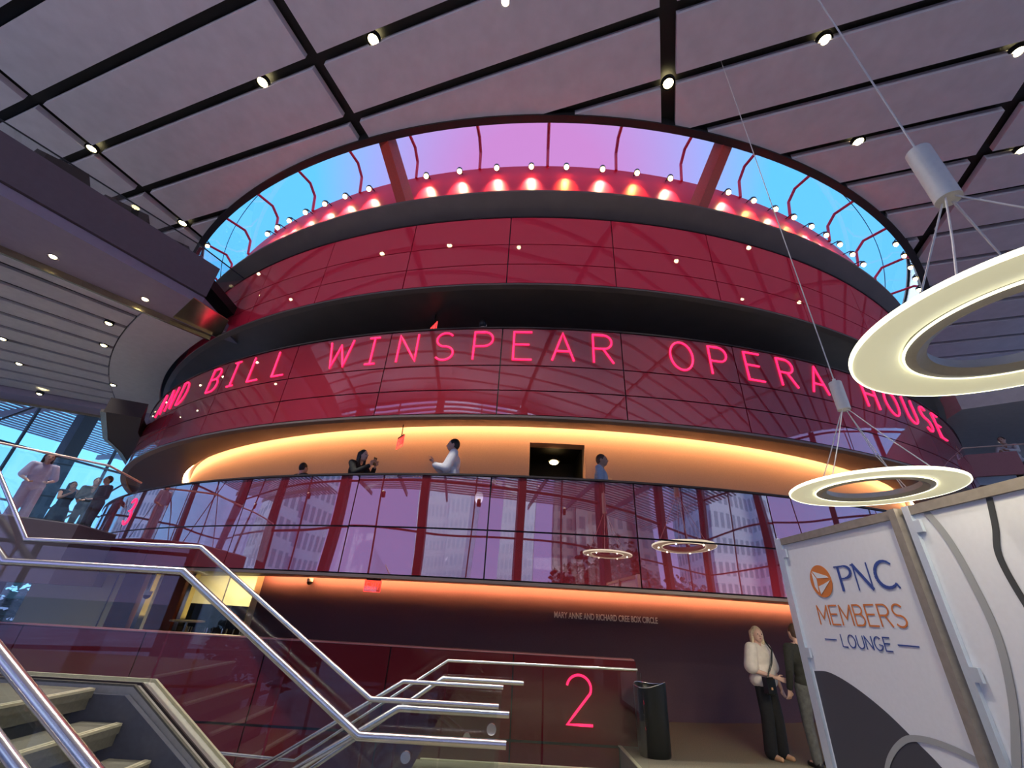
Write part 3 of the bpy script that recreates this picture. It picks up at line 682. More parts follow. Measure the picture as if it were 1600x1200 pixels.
balustrade('glass balustrade on the near side of the flight going down beyond the first rails',
    [(-3.0, 4.5, -.24), (-.79, 4.5, 1.07), (.08, 4.5, 1.07)], [(-2.6, 4.45, -.15), (-.79, 4.45, .89), (.14, 4.45, .89)],
    [[(-3.0, -1.2), (-.80, .0), (-.80, 1.06), (-3.0, -.25)], [(-.78, .02), (.07, .02), (.07, 1.06), (-.78, 1.06)]], 4.5, discs=((-.2, .72),))
balustrade('farthest stair balustrade whose long rail crosses in front of the numeral two',
    [(-3.22, 6.4, .05), (-2.24, 6.4, .02), (-.6, 6.4, 1.07), (1.83, 6.5, 1.08)], [(-3.1, 6.32, -.13), (-2.2, 6.32, -.15), (-.63, 6.32, .89), (.36, 6.3, .89)],
    [[(-3.2, -1.0), (-2.25, -1.0), (-2.25, .0), (-3.2, .04)], [(-2.23, -1.0), (-.61, .0), (-.61, 1.05), (-2.23, .02)], [(-.59, .02), (.60, .02), (.60, 1.06), (-.59, 1.06)], [(.62, .02), (1.86, .02), (1.86, 1.06), (.62, 1.06)]], 6.42)
# near side rail of the stair
t = thing('balustrade', 'nearest steel handrail slanting down at the lower left corner', 'balustrade', (-1.5, 1.75, .5))
sl = -.602
mb = MB(); mb.tube([(-3.2, 1.8, 1.43 + .602 * 1.46), (-1.74, 1.8, 1.43), (-.2, 1.8, 1.43 + sl * 1.54)], .022, 12); mb.build('top_rail', M_steel, t, smooth=50)
mb = MB(); mb.tube([(-3.2, 1.72, 1.21 + .602 * 1.68), (-1.52, 1.72, 1.215), (-.2, 1.72, 1.215 + sl * 1.32)], .018, 12); mb.build('handrail', M_steel, t, smooth=50)
mb = MB(); pl = [(-3.2, 1.0), (-2.6, 1.0), (-.9, 0), (-.9, .9), (-3.2, 2.29)]; n = 5
mb.add([(x, 1.795, z) for x, z in pl] + [(x, 1.805, z) for x, z in pl], [tuple(range(n)), tuple(range(2 * n - 1, n - 1, -1))] + [(i, (i + 1) % n, n + (i + 1) % n, n + i) for i in range(n)]); mb.build('glass_panel', M_glass, t)

# ---- deck rail at left, level three
t = thing('balustrade', 'clear glass balustrade with pale rail round the left third level deck', 'balustrade', (-8.1, 7.2, 2.6))
dk = [(-10.6, 4.5), (-8.14, 7.22), (-7.49, 7.96), (-7.85, 9.25)]
M_pale = mk('rose_rail', (.75, .55, .5), .3, .4, noise=.04)
for i in range(3):
    a, b = dk[i], dk[i + 1]
    mb = MB(); mb.beam((*a, 3.13), (*b, 3.13), .012, 1.0); mb.build('glass_panel', M_glass, t)
    mb = MB(); mb.tube([(*a, 3.68), (*b, 3.68)], .02, 8); mb.build('top_rail', M_pale, t, smooth=50)
# upper wing rail
t = thing('balustrade', 'clear glass balustrade with thin dark rail above the upper left wing fascia', 'balustrade', (-8.5, 8.4, 8.9))
a, b, c_ = (-12.3, 2.6), (-8.5, 8.38), (-7.75, 10.2)
for p, q in ((a, b), (b, c_)):
    mb = MB(); mb.beam((*p, 9.35), (*q, 9.35), .012, .85); mb.build('glass_panel', M_glass, t)
    mb = MB(); mb.tube([(*p, 9.80), (*q, 9.80)], .018, 8); mb.build('top_rail', M_mull, t, smooth=50)
mb = MB(); mb.prism([(-7.60, 8.0), (-7.25, 8.85), (-8.0, 9.72), (-8.67, 8.85)], 7.755, 7.775)
tag(mb.build('end_panel', M_gold), 'polished metal end panel of the upper left wing where it meets the drum', 'panel')

# ================================================================== ring pendants
def pendant(cx_, cy_, z, R, label, dz, dl, ceilp, dr=.07):
    t = thing('ring_pendant', label, 'pendant lamp', (cx_, cy_, z))
    mb = MB(); mb.lathe([(R * .985, .0), (R * .86, -.012), (R * .70, .004), (R * .665, .03)], n=96); emp_child(mb, 'diffuser', M_ring, t, smooth=60)
    mb = MB(); mb.lathe([(R * .985, -.004), (R * 1.0, .004), (R * 1.0, .022), (R * .985, .03)], n=96); mb.lathe([(R * .66, .0), (R * .672, -.006), (R * .675, .01)], n=96); emp_child(mb, 'glow_edge', M_ringe, t, smooth=60)
    mb = MB(); mb.lathe([(R * .665, .0), (R * .60, -.015), (R * .53, .015), (R * .53, .07), (R * .665, .07), (R * .985, .03)], n=96); emp_child(mb, 'inner_band', M_ringin, t, smooth=40)
    mb = MB(); mb.lathe([(.001, dz), (dr, dz), (dr, dz + dl), (.001, dz + dl)], n=24); emp_child(mb, 'driver_can', M_white, t, smooth=40)
    for k, a in enumerate((20, 110, 200, 290)):
        a = radians(a); mb = MB(); p = Vector((R * .8 * cos(a), R * .8 * sin(a), .03)); q = Vector((dr * .5 * cos(a), dr * .5 * sin(a), dz))
        mb.tube([p, p.lerp(q, .5) + Vector((0, 0, -.02)), q], .006, 5); emp_child(mb, 'wire', M_white, t)
    mb = MB(); mb.tube([(.03, 0, dz * .98), (R * .32, R * .1, dz * .45), (R * .62, R * .1, .05)], .005, 5); emp_child(mb, 'power_cord', M_white, t)
    mb = MB(); mb.tube([(0, 0, dz + dl), (0, 0, ceilp - z)], .007, 6); mb.lathe([(.02, dz + dl), (.02, dz + dl + .05)], n=8); emp_child(mb, 'suspension_wire', M_white, t)
    for k in range(6):
        a = radians(60 * k + 15); L = bpy.data.lights.new('ring_led', 'SPOT'); L.spot_size = radians(168); L.spot_blend = .3; L.energy = 16; L.color = (1, .88, .60); L.shadow_soft_size = .012
        lo = bpy.data.objects.new('ring_led', L); C.objects.link(lo); lo.parent = t; lo.location = (R * .8 * cos(a), R * .8 * sin(a), -.03)
    return t
pendant(4.10, 4.61, 3.06, .80, 'smaller glowing ring pendant hanging above the white sign panels', .99, .38, 12.4)
pendant(2.78, 1.78, 3.13, .80, 'large glowing ring pendant at the right frame edge, nearest to the camera', 1.04, .50, 12.4)

# ================================================================== sign panels
M_frame = mk('grey_wood_frame', (.24, .21, .19), .6, noise=.12, nscale=20); M_board = mk('white_board', (.74, .75, .80), .45, noise=.02)
M_alu = mk('pale_aluminium', (.60, .68, .78), .3, .3, noise=.03); M_navy = mk('charcoal_print', (.055, .057, .075), .6); M_gry = mk('grey_print', (.36, .37, .38), .6)
M_or = mk('orange_print', (.66, .20, .05), .6); M_bl = mk('blue_print', (.035, .075, .30), .6); M_dk = mk('black_print', (.05, .055, .06), .6)
X = 2.80
def panel(label, ya, yb):
    t = thing('sign_panel', label, 'display panel', (X, (ya + yb) / 2, 0))
    mb = MB(); mb.box((X + .02, (ya + yb) / 2, 1.22), (.03, abs(ya - yb) - .06, 2.34)); mb.build('board', M_board, t)
    for zc, hh in ((2.41, .06), (.06, .08)): mb = MB(); mb.box((X + .02, (ya + yb) / 2, zc), (.07, abs(ya - yb), hh)); mb.build('frame_rail', M_frame, t)
    mb = MB(); mb.box((X + .02, ya - .025, 1.22), (.08, .05, 2.44)); mb.build('edge_post', M_alu, t)
    mb = MB(); mb.box((X + .01, yb + .03, 1.22), (.10, .06, 2.44)); mb.build('corner_post', M_frame, t)
    for z in (2.3, 1.47, .5):
        mb = MB(); mb.box((X - .012, ya - .075, z), (.02, .05, .075)); mb.build('bracket', M_alu, t)
    return t
P1 = panel('white sign panel with orange and blue lounge lettering and a charcoal curve', 4.46, 2.99)
P2 = panel('plain white panel with grey and black curved stripes at the right frame edge', 2.95, 1.45)
mb = MB(); mb.box((X + .03, 4.485, 1.22), (.09, .05, 2.46)); mb.build('end_post', M_alu, P1)
def prt(name, mat, tris, parent, x=X + .004):
    mb = MB(); n = len(tris); mb.add([(x, y, z) for y, z in tris] + [(x - .003, y, z) for y, z in tris], [tuple(range(n)), tuple(range(2 * n - 1, n - 1, -1))] + [(i, (i + 1) % n, n + (i + 1) % n, n + i) for i in range(n)])
    return mb.build(name, mat, parent)
def band(name, mat, pts, wd, parent, x=X + .002):
    mb = MB(); L = []; R_ = []
    for i, (y, z) in enumerate(pts):
        a = pts[max(0, i - 1)]; b = pts[min(len(pts) - 1, i + 1)]; d = Vector((b[0] - a[0], b[1] - a[1])).normalized(); nn = Vector((-d.y, d.x)) * wd / 2
        L.append((y + nn.x, z + nn.y)); R_.append((y - nn.x, z - nn.y))
    vs = [(x, *p) for p in L] + [(x, *p) for p in R_] + [(x - .003, *p) for p in L] + [(x - .003, *p) for p in R_]; n = len(pts)
    fs = []
    for i in range(n - 1): fs += [(i, i + 1, n + i + 1, n + i), (2 * n + i, 3 * n + i, 3 * n + i + 1, 2 * n + i + 1)]
    mb.add(vs, fs); return mb.build(name, mat, parent)
def smooth_pts(P, n=8):
    out = []
    for i in range(len(P) - 1):
        p0 = Vector(P[max(0, i - 1)]); p1 = Vector(P[i]); p2 = Vector(P[i + 1]); p3 = Vector(P[min(len(P) - 1, i + 2)])
        for k in range(n):
            t = k / n; out.append(tuple(.5 * ((2 * p1) + (-p0 + p2) * t + (2 * p0 - 5 * p1 + 4 * p2 - p3) * t * t + (-p0 + 3 * p1 - 3 * p2 + p3) * t ** 3)))
    out.append(P[-1]); return out
crv = smooth_pts([(4.39, 1.335), (4.2, 1.345), (3.96, 1.285), (3.7, 1.17), (3.5, 1.04), (3.36, .94), (3.16, .74), (3.08, .5), (3.07, .12)])
prt('charcoal_curve', M_navy, crv + [(4.39, .12)], P1)
band('grey_arc', M_gry, smooth_pts([(4.0, .35), (3.93, .62), (3.80, .86), (3.6, 1.02), (3.42, 1.065), (3.22, 1.06), (3.06, 1.03)]), .035, P1, x=X + .001)
def stroke_text(name, txt, y_left, z, h, wdt, mat, thick, x=X + .003, parent=P1, gap=.2):
    tot = sum((.04 if c == 'i' else GL[c][0]) + gap for c in txt) - gap; kx = wdt / tot; cur = 0; mb = MB()
    for c in txt:
        gw, st = GL[c]
        for s in st:
            pts = [(y_left - (cur + a) * kx, z + b * h) for a, b in s]
            for i in range(len(pts) - 1):
                a = Vector(pts[i]); b = Vector(pts[i + 1]); d = (b - a)
                if d.length < 1e-5: continue
                d.normalize(); nn = Vector((-d.y, d.x)) * thick / 2; a = a - d * thick * .3; b = b + d * thick * .3
                q = [a + nn, b + nn, b - nn, a - nn]; xo = x - .002 - .00004 * (len(mb.f) // 6 % 12); mb.add([(xo, *p) for p in q] + [(x - .0005, *p) for p in q], [(0, 1, 2, 3), (7, 6, 5, 4), (0, 1, 5, 4), (1, 2, 6, 5), (2, 3, 7, 6), (3, 0, 4, 7)])
        cur += gw + gap
    return mb.build(name, mat, parent)
stroke_text('members_lettering', 'MEMBERS', 4.14, 1.70, .14, .89, M_or, .012)
stroke_text('lounge_lettering', 'LOUNGE', 3.94, 1.545, .085, .49, M_bl, .008)
prt('dash', M_bl, [(4.14, 1.585), (4.0, 1.585), (4.0, 1.593), (4.14, 1.593)], P1); prt('dash', M_bl, [(3.39, 1.585), (3.22, 1.585), (3.22, 1.593), (3.39, 1.593)], P1)
# serifed PNC: strokes of two weights
mb_args = dict(parent=P1)
def quad(mb, q, x=X + .002): mb.add([(x - .002 - .00004 * (len(mb.f) // 6 % 12), *p) for p in q] + [(x, *p) for p in q], [(0, 1, 2, 3), (7, 6, 5, 4), (0, 1, 5, 4), (1, 2, 6, 5), (2, 3, 7, 6), (3, 0, 4, 7)])
mb = MB(); zb, H = 1.94, .19
def st(y0, z0, y1, z1, th): 
    a = Vector((y0, z0)); b = Vector((y1, z1)); d = (b - a).normalized(); nn = Vector((-d.y, d.x)) * th / 2; quad(mb, [a + nn, b + nn, b - nn, a - nn])
def arc_(cy_, cz, ry, rz_, a0, a1, th, n=16):
    P = [(cy_ - ry * cos(radians(a0 + (a1 - a0) * i / n)), cz + rz_ * sin(radians(a0 + (a1 - a0) * i / n))) for i in range(n + 1)]
    for i in range(n): st(*P[i], *P[i + 1], th(i / n) if callable(th) else th)
st(3.755, zb, 3.755, zb + H, .026); st(3.80, zb + H - .005, 3.70, zb + H - .005, .010); arc_(3.70, zb + H * .74, .075, H * .26 - .004, 90, -90, lambda t: .010 + .016 * sin(pi * t)); st(3.755, zb + H * .49, 3.70, zb + H * .49, .010)
st(3.585, zb, 3.585, zb + H, .011); st(3.61, zb + H - .005, 3.575, zb + H - .005, .010); st(3.59, zb + H, 3.44, zb, .026); st(3.445, zb, 3.445, zb + H, .011)
arc_(3.29, zb + H / 2, .095, H / 2 - .006, 45, 315, lambda t: .012 + .016 * sin(pi * t)); st(3.225, zb + .03, 3.205, zb + .0, .012)
mb.build('bank_lettering', M_bl, P1)
mb = MB(); n = 36; vs = [(X + .001, 3.995 + .135 * cos(2 * pi * i / n), 2.03 + .128 * sin(2 * pi * i / n)) for i in range(n)]; mb.add(vs + [(x - .002, y, z) for x, y, z in vs], [tuple(range(n)), tuple(range(2 * n - 1, n - 1, -1))] + [(i, (i + 1) % n, n + (i + 1) % n, n + i) for i in range(n)])
lg = mb.build('round_emblem', M_or, P1)
mb = MB()
for q in (((4.075, 2.115), (3.905, 2.065), (3.885, 2.05), (4.03, 2.055)), ((4.085, 2.105), (4.04, 2.05), (4.055, 1.945), (4.085, 1.99)), ((4.03, 1.925), (3.875, 2.03), (3.965, 2.005), (4.035, 1.99))):
    quad(mb, q, X - .002)
mb.build('emblem_mark', M_board, lg)
band('grey_stripe', M_gry, smooth_pts([(2.80, 2.38), (2.73, 2.2), (2.69, 1.95), (2.68, 1.66), (2.75, 1.35), (2.87, 1.06), (2.9, .95)]), .045, P2)
band('black_stripe', M_dk, smooth_pts([(2.39, 2.38), (2.43, 2.22), (2.48, 2.07), (2.46, 1.84), (2.40, 1.6), (2.2, 1.3)]), .035, P2)

# ================================================================== bin
t = thing('litter_bin', 'glossy black oval litter bin with scooped top beside the red wall', 'bin', (2.29, 7.55, 0))
M_blk = mk('gloss_black', (.008, .010, .010), .28, noise=.1); n = 36; mb = MB(); vs = []
for zf in (0, .04, .5, 1.0):
    for i in range(n):
        a = 2 * pi * i / n; top = .80 + .045 * cos(a + .6) ** 2 + .02 * cos(a); r = .235 - .012 * (1 - zf); z = zf * top
        if zf == 0: r *= .95
        vs.append((r * cos(a), r * .85 * sin(a), z))
for i in range(n):
    a = 2 * pi * i / n; top = .80 + .045 * cos(a + .6) ** 2 + .02 * cos(a); vs.append((.215 * cos(a), .18 * sin(a), top - .015))
for i in range(n):
    a = 2 * pi * i / n; vs.append((.19 * cos(a), .16 * sin(a), .62))
mb.add(vs, [(k * n + i, k * n + (i + 1) % n, (k + 1) * n + (i + 1) % n, (k + 1) * n + i) for k in range(5) for i in range(n)] + [tuple(range(n - 1, -1, -1))] + [tuple(range(5 * n, 6 * n))])
emp_child(mb, 'body', M_blk, t, smooth=50)
mb = MB(); mb.tube([(.228 * cos(2 * pi * i / n), .193 * sin(2 * pi * i / n), .80 + .045 * cos(2 * pi * i / n + .6) ** 2 + .02 * cos(2 * pi * i / n)) for i in range(n + 1)], .008, 6, caps=False); emp_child(mb, 'rim', M_steel, t, smooth=60)

# ================================================================== cafe behind the left opening
M_cream = mk('cream_wall', (.72, .64, .42), .7, noise=.03)
mb = MB(); mb.box((-10.6, 16.9, 1.2), (11.5, .2, 2.5)); struct(mb.build('wall_cafe', M_cream))
mb = MB(); mb.box((-6.1, 14.4, 1.2), (.2, 4.7, 2.4)); struct(mb.build('wall_right', M_cream))
mb = MB(); mb.box((-10.6, 14.6, 2.50), (11.5, 4.8, .12)); struct(mb.build('ceiling', M_cream))
mb = MB(); 
for k in range(6): mb.box((-7 - 1.3 * k, 16.78, 1.2), (.03, .02, 2.4))
struct(mb.build('trim_9', M_slab))
M_orange = mk('orange_panel', (.50, .13, .04), .5, noise=.08, nscale=3)
for k, (x, y, w_, wh) in enumerate(((-8.35, 12.3, .62, 'nearer to the cream bar'), (-9.6, 12.6, .55, 'farther from the cream bar'))):
    mb = MB(); mb.box((x, y, 1.05), (w_, .25, 2.1)); t = tag(mb.build('pillar', M_orange), 'burnt orange upright wall panel beneath the deck, %s' % wh, 'pillar')
    mb = MB(); mb.box((x + .4, y + .05, 1.05), (.10, .2, 2.1)); mb.build('bronze_edge', M_gold, t)
t = thing('bar_counter', 'dark bar counter with pale top in the cream lit bar room', 'counter', (-7.6, 13.6, 0))
mb = MB(); mb.box((-7.8, 13.6, .5), (2.6, .6, 1.0)); mb.build('body', M_dark, t); mb = MB(); mb.box((-7.8, 13.6, 1.03), (2.8, .75, .05)); mb.build('counter_top', M_cream, t)
for k in range(5):
    x, y = -6.6 - .52 * k, 12.60 + .05 * k; t = thing('bar_stool', 'dark low-back stool in the cream lit bar room, number %d from the right' % (k + 1), 'stool', (x, y, 0), .2 * k, 'bar stools')
    mb = MB(); mb.box((0, 0, .95), (.42, .42, .08)); emp_child(mb, 'seat', M_blk, t)
    mb = MB(); mb.box((0, -.2, 1.2), (.42, .05, .45)); emp_child(mb, 'backrest', M_blk, t)
    for sx in (-1, 1):
        for sy in (-1, 1): mb = MB(); mb.tube([(sx * .17, sy * .17, .93), (sx * .2, sy * .2, 0)], .014, 6); emp_child(mb, 'leg', M_steel, t)
t = thing('round_table', 'pale round high table in the cream lit bar room', 'table', (-7.35, 11.7, 0))
mb = MB(); mb.lathe([(.001, 1.05), (.36, 1.05), (.36, 1.08), (.001, 1.08)], n=24); emp_child(mb, 'table_top', M_cream, t); mb = MB(); mb.lathe([(.03, 1.05), (.03, .03), (.25, .02), (.25, 0)], n=16); emp_child(mb, 'pedestal', M_steel, t)
spot('pillar_fill', (-8.6, 11.3, 2.3), 120, (1, .7, .4), 120, None, aim=(-9.0, 12.6, .6))  # spot added without a fixture, to brighten the orange pillars
Lb = bpy.data.lights.new('bar_light', 'AREA'); Lb.energy = 90; Lb.size = 2.5; Lb.color = (1, .85, .5); lo = bpy.data.objects.new('bar_light', Lb); C.objects.link(lo); lo.location = (-8.6, 15.2, 2.4)
mb = MB(); mb.box((-8.6, 15.2, 2.425), (2.4, .3, .03)); tag(mb.build('bar_ceiling_light', M_ringe), 'long warm ceiling light in the cream bar room', 'ceiling light')
# small round lights along the wall foot at left
# ================================================================== right wing, level four
mb = MB(); mb.prism([(13.2, 11.6), (20, 8.5), (26, 12), (22, 24), (16.5, 20)], 4.75, 5.5); struct(mb.build('floor', M_dark))
mb = MB(); mb.beam((13.0, 11.7, 6.05), (14.3, 11.0, 6.05), .1, .65); tag(mb.build('parapet_block', mk('rose_panel', (.34, .14, .16), .4, noise=.05)), 'rose coloured parapet block at the right end of the neon balcony', 'parapet')
t = thing('balustrade', 'glass balustrade beside the rose parapet at far right', 'balustrade', (16, 10.3, 5.5))
mb = MB(); mb.beam((14.3, 11.0, 6.05), (20, 8.4, 6.05), .012, 1.0); mb.build('glass_panel', M_glass, t); mb = MB(); mb.tube([(13.0, 11.7, 6.6), (20, 8.4, 6.6)], .02, 8); mb.build('top_rail', M_pale, t)

# ================================================================== people
def skin_mat(n, c): return mk(n, c, .55, noise=.04, nscale=12)
SKIN = skin_mat('skin_fair', (.62, .38, .30)); SKIN2 = skin_mat('skin_tan', (.42, .25, .18))
HAIRK = mk('hair_black', (.012, .010, .010), .5, noise=.2, nscale=60); HAIRB = mk('hair_blond', (.62, .50, .34), .5, noise=.25, nscale=60); HAIRN = mk('hair_brown', (.08, .045, .03), .5, noise=.2, nscale=60)
LIP = mk('lip', (.35, .10, .10), .5); EYE_M = mk('eye_dark', (.02, .015, .015), .3)
def person(label, loc, rz, H=1.70, top=None, legs=None, hair=HAIRK, hairlen=0, skin=SKIN, pose='stand', top_m=None, sleeve='short', loose=0.0, group=None, dress=False, shoe_m=None, head_turn=0, vox=.010, lean=0.0):
    """local frame: x = person's right, y = forward, z = up"""
    k = H / 1.70
    def S(x, y, z): return Vector((x * k, (y + lean * max(0, z - .9)) * k, (z - .12 * lean * max(0, z - .9)) * k))
    t = thing('person', label, 'person', loc, rz, group)
    sh = {-1: S(-.185, 0, 1.38), 1: S(.185, 0, 1.38)}
    if pose == 'phone': el = {-1: S(-.22, .20, 1.16), 1: S(.22, .20, 1.16)}; wr = {-1: S(-.06, .38, 1.32), 1: S(.07, .38, 1.33)}
    elif pose == 'hands': el = {-1: S(-.24, .10, 1.10), 1: S(.24, .10, 1.10)}; wr = {-1: S(-.07, .30, 1.18), 1: S(.06, .32, 1.25)}
    elif pose == 'bag': el = {-1: S(-.25, .02, 1.10), 1: S(.27, .0, 1.10)}; wr = {-1: S(-.27, .08, .86), 1: S(.05, .24, 1.02)}
    elif pose == 'hip': el = {-1: S(-.27, .03, 1.10), 1: S(.27, .03, 1.10)}; wr = {-1: S(-.16, .25, 1.02), 1: S(.16, .24, 1.0)}
    elif pose == 'rail': el = {-1: S(-.22, .28, 1.16), 1: S(.22, .28, 1.16)}; wr = {-1: S(-.10, .50, 1.16), 1: S(.10, .50, 1.15)}
    else: el = {-1: S(-.25, -.02, 1.10), 1: S(.25, -.02, 1.10)}; wr = {-1: S(-.26, .05, .86), 1: S(.26, .05, .86)}
    hp = {-1: S(-.09, 0, .90), 1: S(.09, 0, .90)}; kn = {-1: S(-.10, .03, .49), 1: S(.10, .01, .49)}; an = {-1: S(-.11, 0, .09), 1: S(.11, -.03, .09)}
    hc = S(0, .03, 1.575); R = Matrix.Rotation(radians(head_turn), 3, 'Z')
    mb = MB()
    mb.ell(hc, (.074 * k, .094 * k, .112 * k), M=R); mb.ell(hc + R @ Vector((0, .03, -.045)) * k, (.055 * k, .062 * k, .065 * k), M=R)
    mb.cap(hc + R @ Vector((0, .088, .01)) * k, .010 * k, hc + R @ Vector((0, .108, -.018)) * k, .014 * k)
    for s in (-1, 1): mb.ell(hc + R @ Vector((s * .075, -.005, -.005)) * k, (.012 * k, .02 * k, .03 * k), M=R)
    mb.cap(S(0, -.005, 1.40), .062 * k, S(0, .012, 1.50), .052 * k)
    mb.ell(S(0, 0, 1.24), (.165 * k, .105 * k, .19 * k)); mb.ell(S(0, 0, 1.08), (.138 * k, .095 * k, .15 * k)); mb.ell(S(0, -.01, .95), (.165 * k, .115 * k, .13 * k))
    for s in (-1, 1):
        mb.cap(S(s * .08, 0, 1.40), .055 * k, sh[s], .052 * k); mb.cap(sh[s], .050 * k, el[s], .038 * k); mb.cap(el[s], .038 * k, wr[s], .026 * k)
        d = (wr[s] - el[s]).normalized()
        if pose in ('phone', 'hands'): d = (d + Vector((0, 0, 1.2))).normalized()
        side = d.cross(Vector((0, 1, 0)) if abs(d.y) < .8 else Vector((0, 0, 1))).normalized(); nrm = side.cross(d)
        pal = wr[s] + d * .085 * k
        for q in (-1, 0, 1): mb.cap(wr[s] + d * .012 * k + side * q * .012 * k, .016 * k, pal + side * q * .020 * k, .014 * k, 8)
        for q, ln in ((-1.5, .062), (-.5, .075), (.5, .070), (1.5, .055)):
            b = pal + side * q * .019 * k; c = b + (d + nrm * .35).normalized() * ln * .55 * k; e_ = c + (d * .5 + nrm * .9).normalized() * ln * .5 * k
            mb.cap(b, .0095 * k, c, .0088 * k, 8); mb.cap(c, .0088 * k, e_, .008 * k, 8)
        b = wr[s] + d * .03 * k - side * s * .022 * k; c = b + (d * .6 - side * s * .9).normalized() * .038 * k; mb.cap(b, .012 * k, c, .0105 * k, 8); mb.cap(c, .0105 * k, c + (d + nrm * .4).normalized() * .032 * k, .0095 * k, 8)
        mb.cap(hp[s], .088 * k, kn[s], .056 * k); mb.cap(kn[s], .058 * k, an[s], .038 * k); mb.cap(an[s] + Vector((0, -.02, -.03)) * k, .036 * k, an[s] + Vector((0, .13, -.055)) * k, .028 * k)
    def rm(o, v, it=3):
        m = o.modifiers.new('remesh', 'REMESH'); m.mode = 'VOXEL'; m.voxel_size = v; m.use_smooth_shade = True
        if it: s_ = o.modifiers.new('smooth', 'SMOOTH'); s_.factor = .5; s_.iterations = it
    rm(emp_child(mb, 'body', skin, t), vox, 2)
    for s in (-1, 1):
        mb = MB(); mb.ell(hc + R @ Vector((s * .03, .086, .012)) * k, (.012 * k, .008 * k, .008 * k)); emp_child(mb, 'eye', EYE_M, t)
    mb = MB(); mb.ell(hc + R @ Vector((0, .088, -.052)) * k, (.024 * k, .01 * k, .007 * k)); emp_child(mb, 'mouth', LIP, t)
    mb = MB(); h0 = hc + R @ Vector((0, -.022, .022)) * k; mb.ell(h0, (.084 * k, .098 * k, .108 * k), M=R)
    if hairlen:
        for x in (-.06, -.03, 0, .03, .06):
            mb.cap(hc + R @ Vector((x, -.05, .03)) * k, .045 * k, hc + R @ Vector((x * 1.25, -.055, -hairlen)) * k, .032 * k)
        for x in (-.078, .078): mb.cap(hc + R @ Vector((x * .95, -.01, .05)) * k, .020 * k, hc + R @ Vector((x * 1.15, -.015, -hairlen * .8)) * k, .018 * k)
    rm(emp_child(mb, 'hair', hair, t), .012 if vox < .012 else .016, 1)
    # top
    g = .014 + loose
    mb = MB(); mb.ell(S(0, 0, 1.25), ((.168 + g) * k, (.108 + g) * k, .185 * k)); mb.ell(S(0, 0, 1.08), ((.142 + g + loose) * k, (.10 + g + loose) * k, .17 * k)); mb.ell(S(0, -.01, .96), ((.165 + g + loose) * k, (.115 + g + loose) * k, .13 * k))
    for s in (-1, 1):
        mb.cap(S(s * .06, 0, 1.385), (.06 + g * .5) * k, sh[s], (.056 + g * .6) * k)
        if sleeve == 'none': continue
        e2 = el[s] if sleeve == 'long' else sh[s].lerp(el[s], .85)
        mb.cap(sh[s], (.052 + g) * k, e2, (.042 + g * (1 + .5 * (loose > 0))) * k)
        if sleeve == 'long': mb.cap(el[s], (.042 + g) * k, wr[s] - (wr[s] - el[s]) * .1, (.028 + g) * k)
    if dress:
        mb.lathe([((.001), .45 * k), (.24 * k, .45 * k), (.19 * k, .95 * k), (.001, 1.0 * k)], n=20, M=None)
    rm(emp_child(mb, 'dress' if dress else 'shirt', top_m, t), .014, 3)
    if not dress:
        mb = MB(); mb.ell(S(0, -.01, .93), (.175 * k, .125 * k, .11 * k))
        for s in (-1, 1): mb.cap(hp[s], .10 * k, kn[s], (.072 + .02 * (loose > 0)) * k); mb.cap(kn[s], (.072 + .02 * (loose > 0)) * k, an[s] + Vector((0, 0, -.01)) * k, (.062 + .03 * (loose > 0)) * k)
        rm(emp_child(mb, 'trousers', legs, t), .014, 3)
    for s in (-1, 1):
        mb = MB(); mb.cap(an[s] + Vector((0, -.035, -.052)) * k, .040 * k, an[s] + Vector((0, .145, -.062)) * k, .032 * k); 
        emp_child(mb, 'shoe', shoe_m or HAIRK, t, smooth=60)
    return t, wr, S
M_blouse = mk('cream_blouse', (.72, .64, .58), .8, noise=.08, nscale=14); M_blackc = mk('black_cloth', (.012, .012, .014), .85, noise=.2); M_shirtw = mk('white_shirt', (.66, .66, .72), .8, noise=.06)
M_shirtb = mk('pale_blue_shirt', (.34, .44, .58), .8, noise=.06); M_jean = mk('grey_jeans', (.10, .10, .095), .85, noise=.25, nscale=18); M_tan = mk('tan_leather', (.62, .34, .18), .5)
M_grn = mk('dark_olive_top', (.022, .022, .018), .85, noise=.2); M_lav = mk('lavender_top', (.55, .50, .72), .8, noise=.06)
def face(dx, dy): return atan2(-dx, dy)   # rotation so that local +y looks along (dx, dy)
pw, wr, S_ = person('blond woman in a cream blouse and wide black trousers by the brown wall', (4.13, 7.75, 0), face(.45, -.85), 1.66, hair=HAIRB, hairlen=.15, pose='bag', top_m=M_blouse, legs=M_blackc, shoe_m=M_tan, loose=.028, vox=.007, head_turn=-30)
bag = thing('shoulder_bag', 'small black shoulder bag carried by the blond woman, strap across her blouse', 'bag', (4.13, 7.75, 0), face(.45, -.85))
mb = MB(); mb.box((.16, .18, .90), (.20, .07, .20)); mb.ell((.16, .18, .82), (.10, .035, .05)); emp_child(mb, 'pouch', M_blk, bag)
mb = MB(); mb.tube([(.16, .17, .99), (.03, .20, 1.18), (-.09, .165, 1.34), (-.12, .06, 1.455), (-.10, -.08, 1.42), (-.02, -.17, 1.2)], .012, 6); emp_child(mb, 'strap', M_blk, bag)
mb = MB(); mb.box((.17, .22, .86), (.03, .01, .03)); emp_child(mb, 'clasp', M_tan, bag)
person('person seen from behind in dark top and grey jeans, half hidden by sign panel', (4.57, 7.40, 0), face(-.15, 1), 1.72, hair=HAIRN, top_m=M_grn, sleeve='long', legs=M_jean, vox=.009, skin=SKIN)
person('man with black hair in loose white shirt, hands raised at third level parapet', cyl(16.72, radians(-8.6), 2.62), face(-1, -.12), 1.82, pose='hands', top_m=M_shirtw, legs=M_jean, sleeve='long', loose=.012, hair=HAIRK, vox=.010)
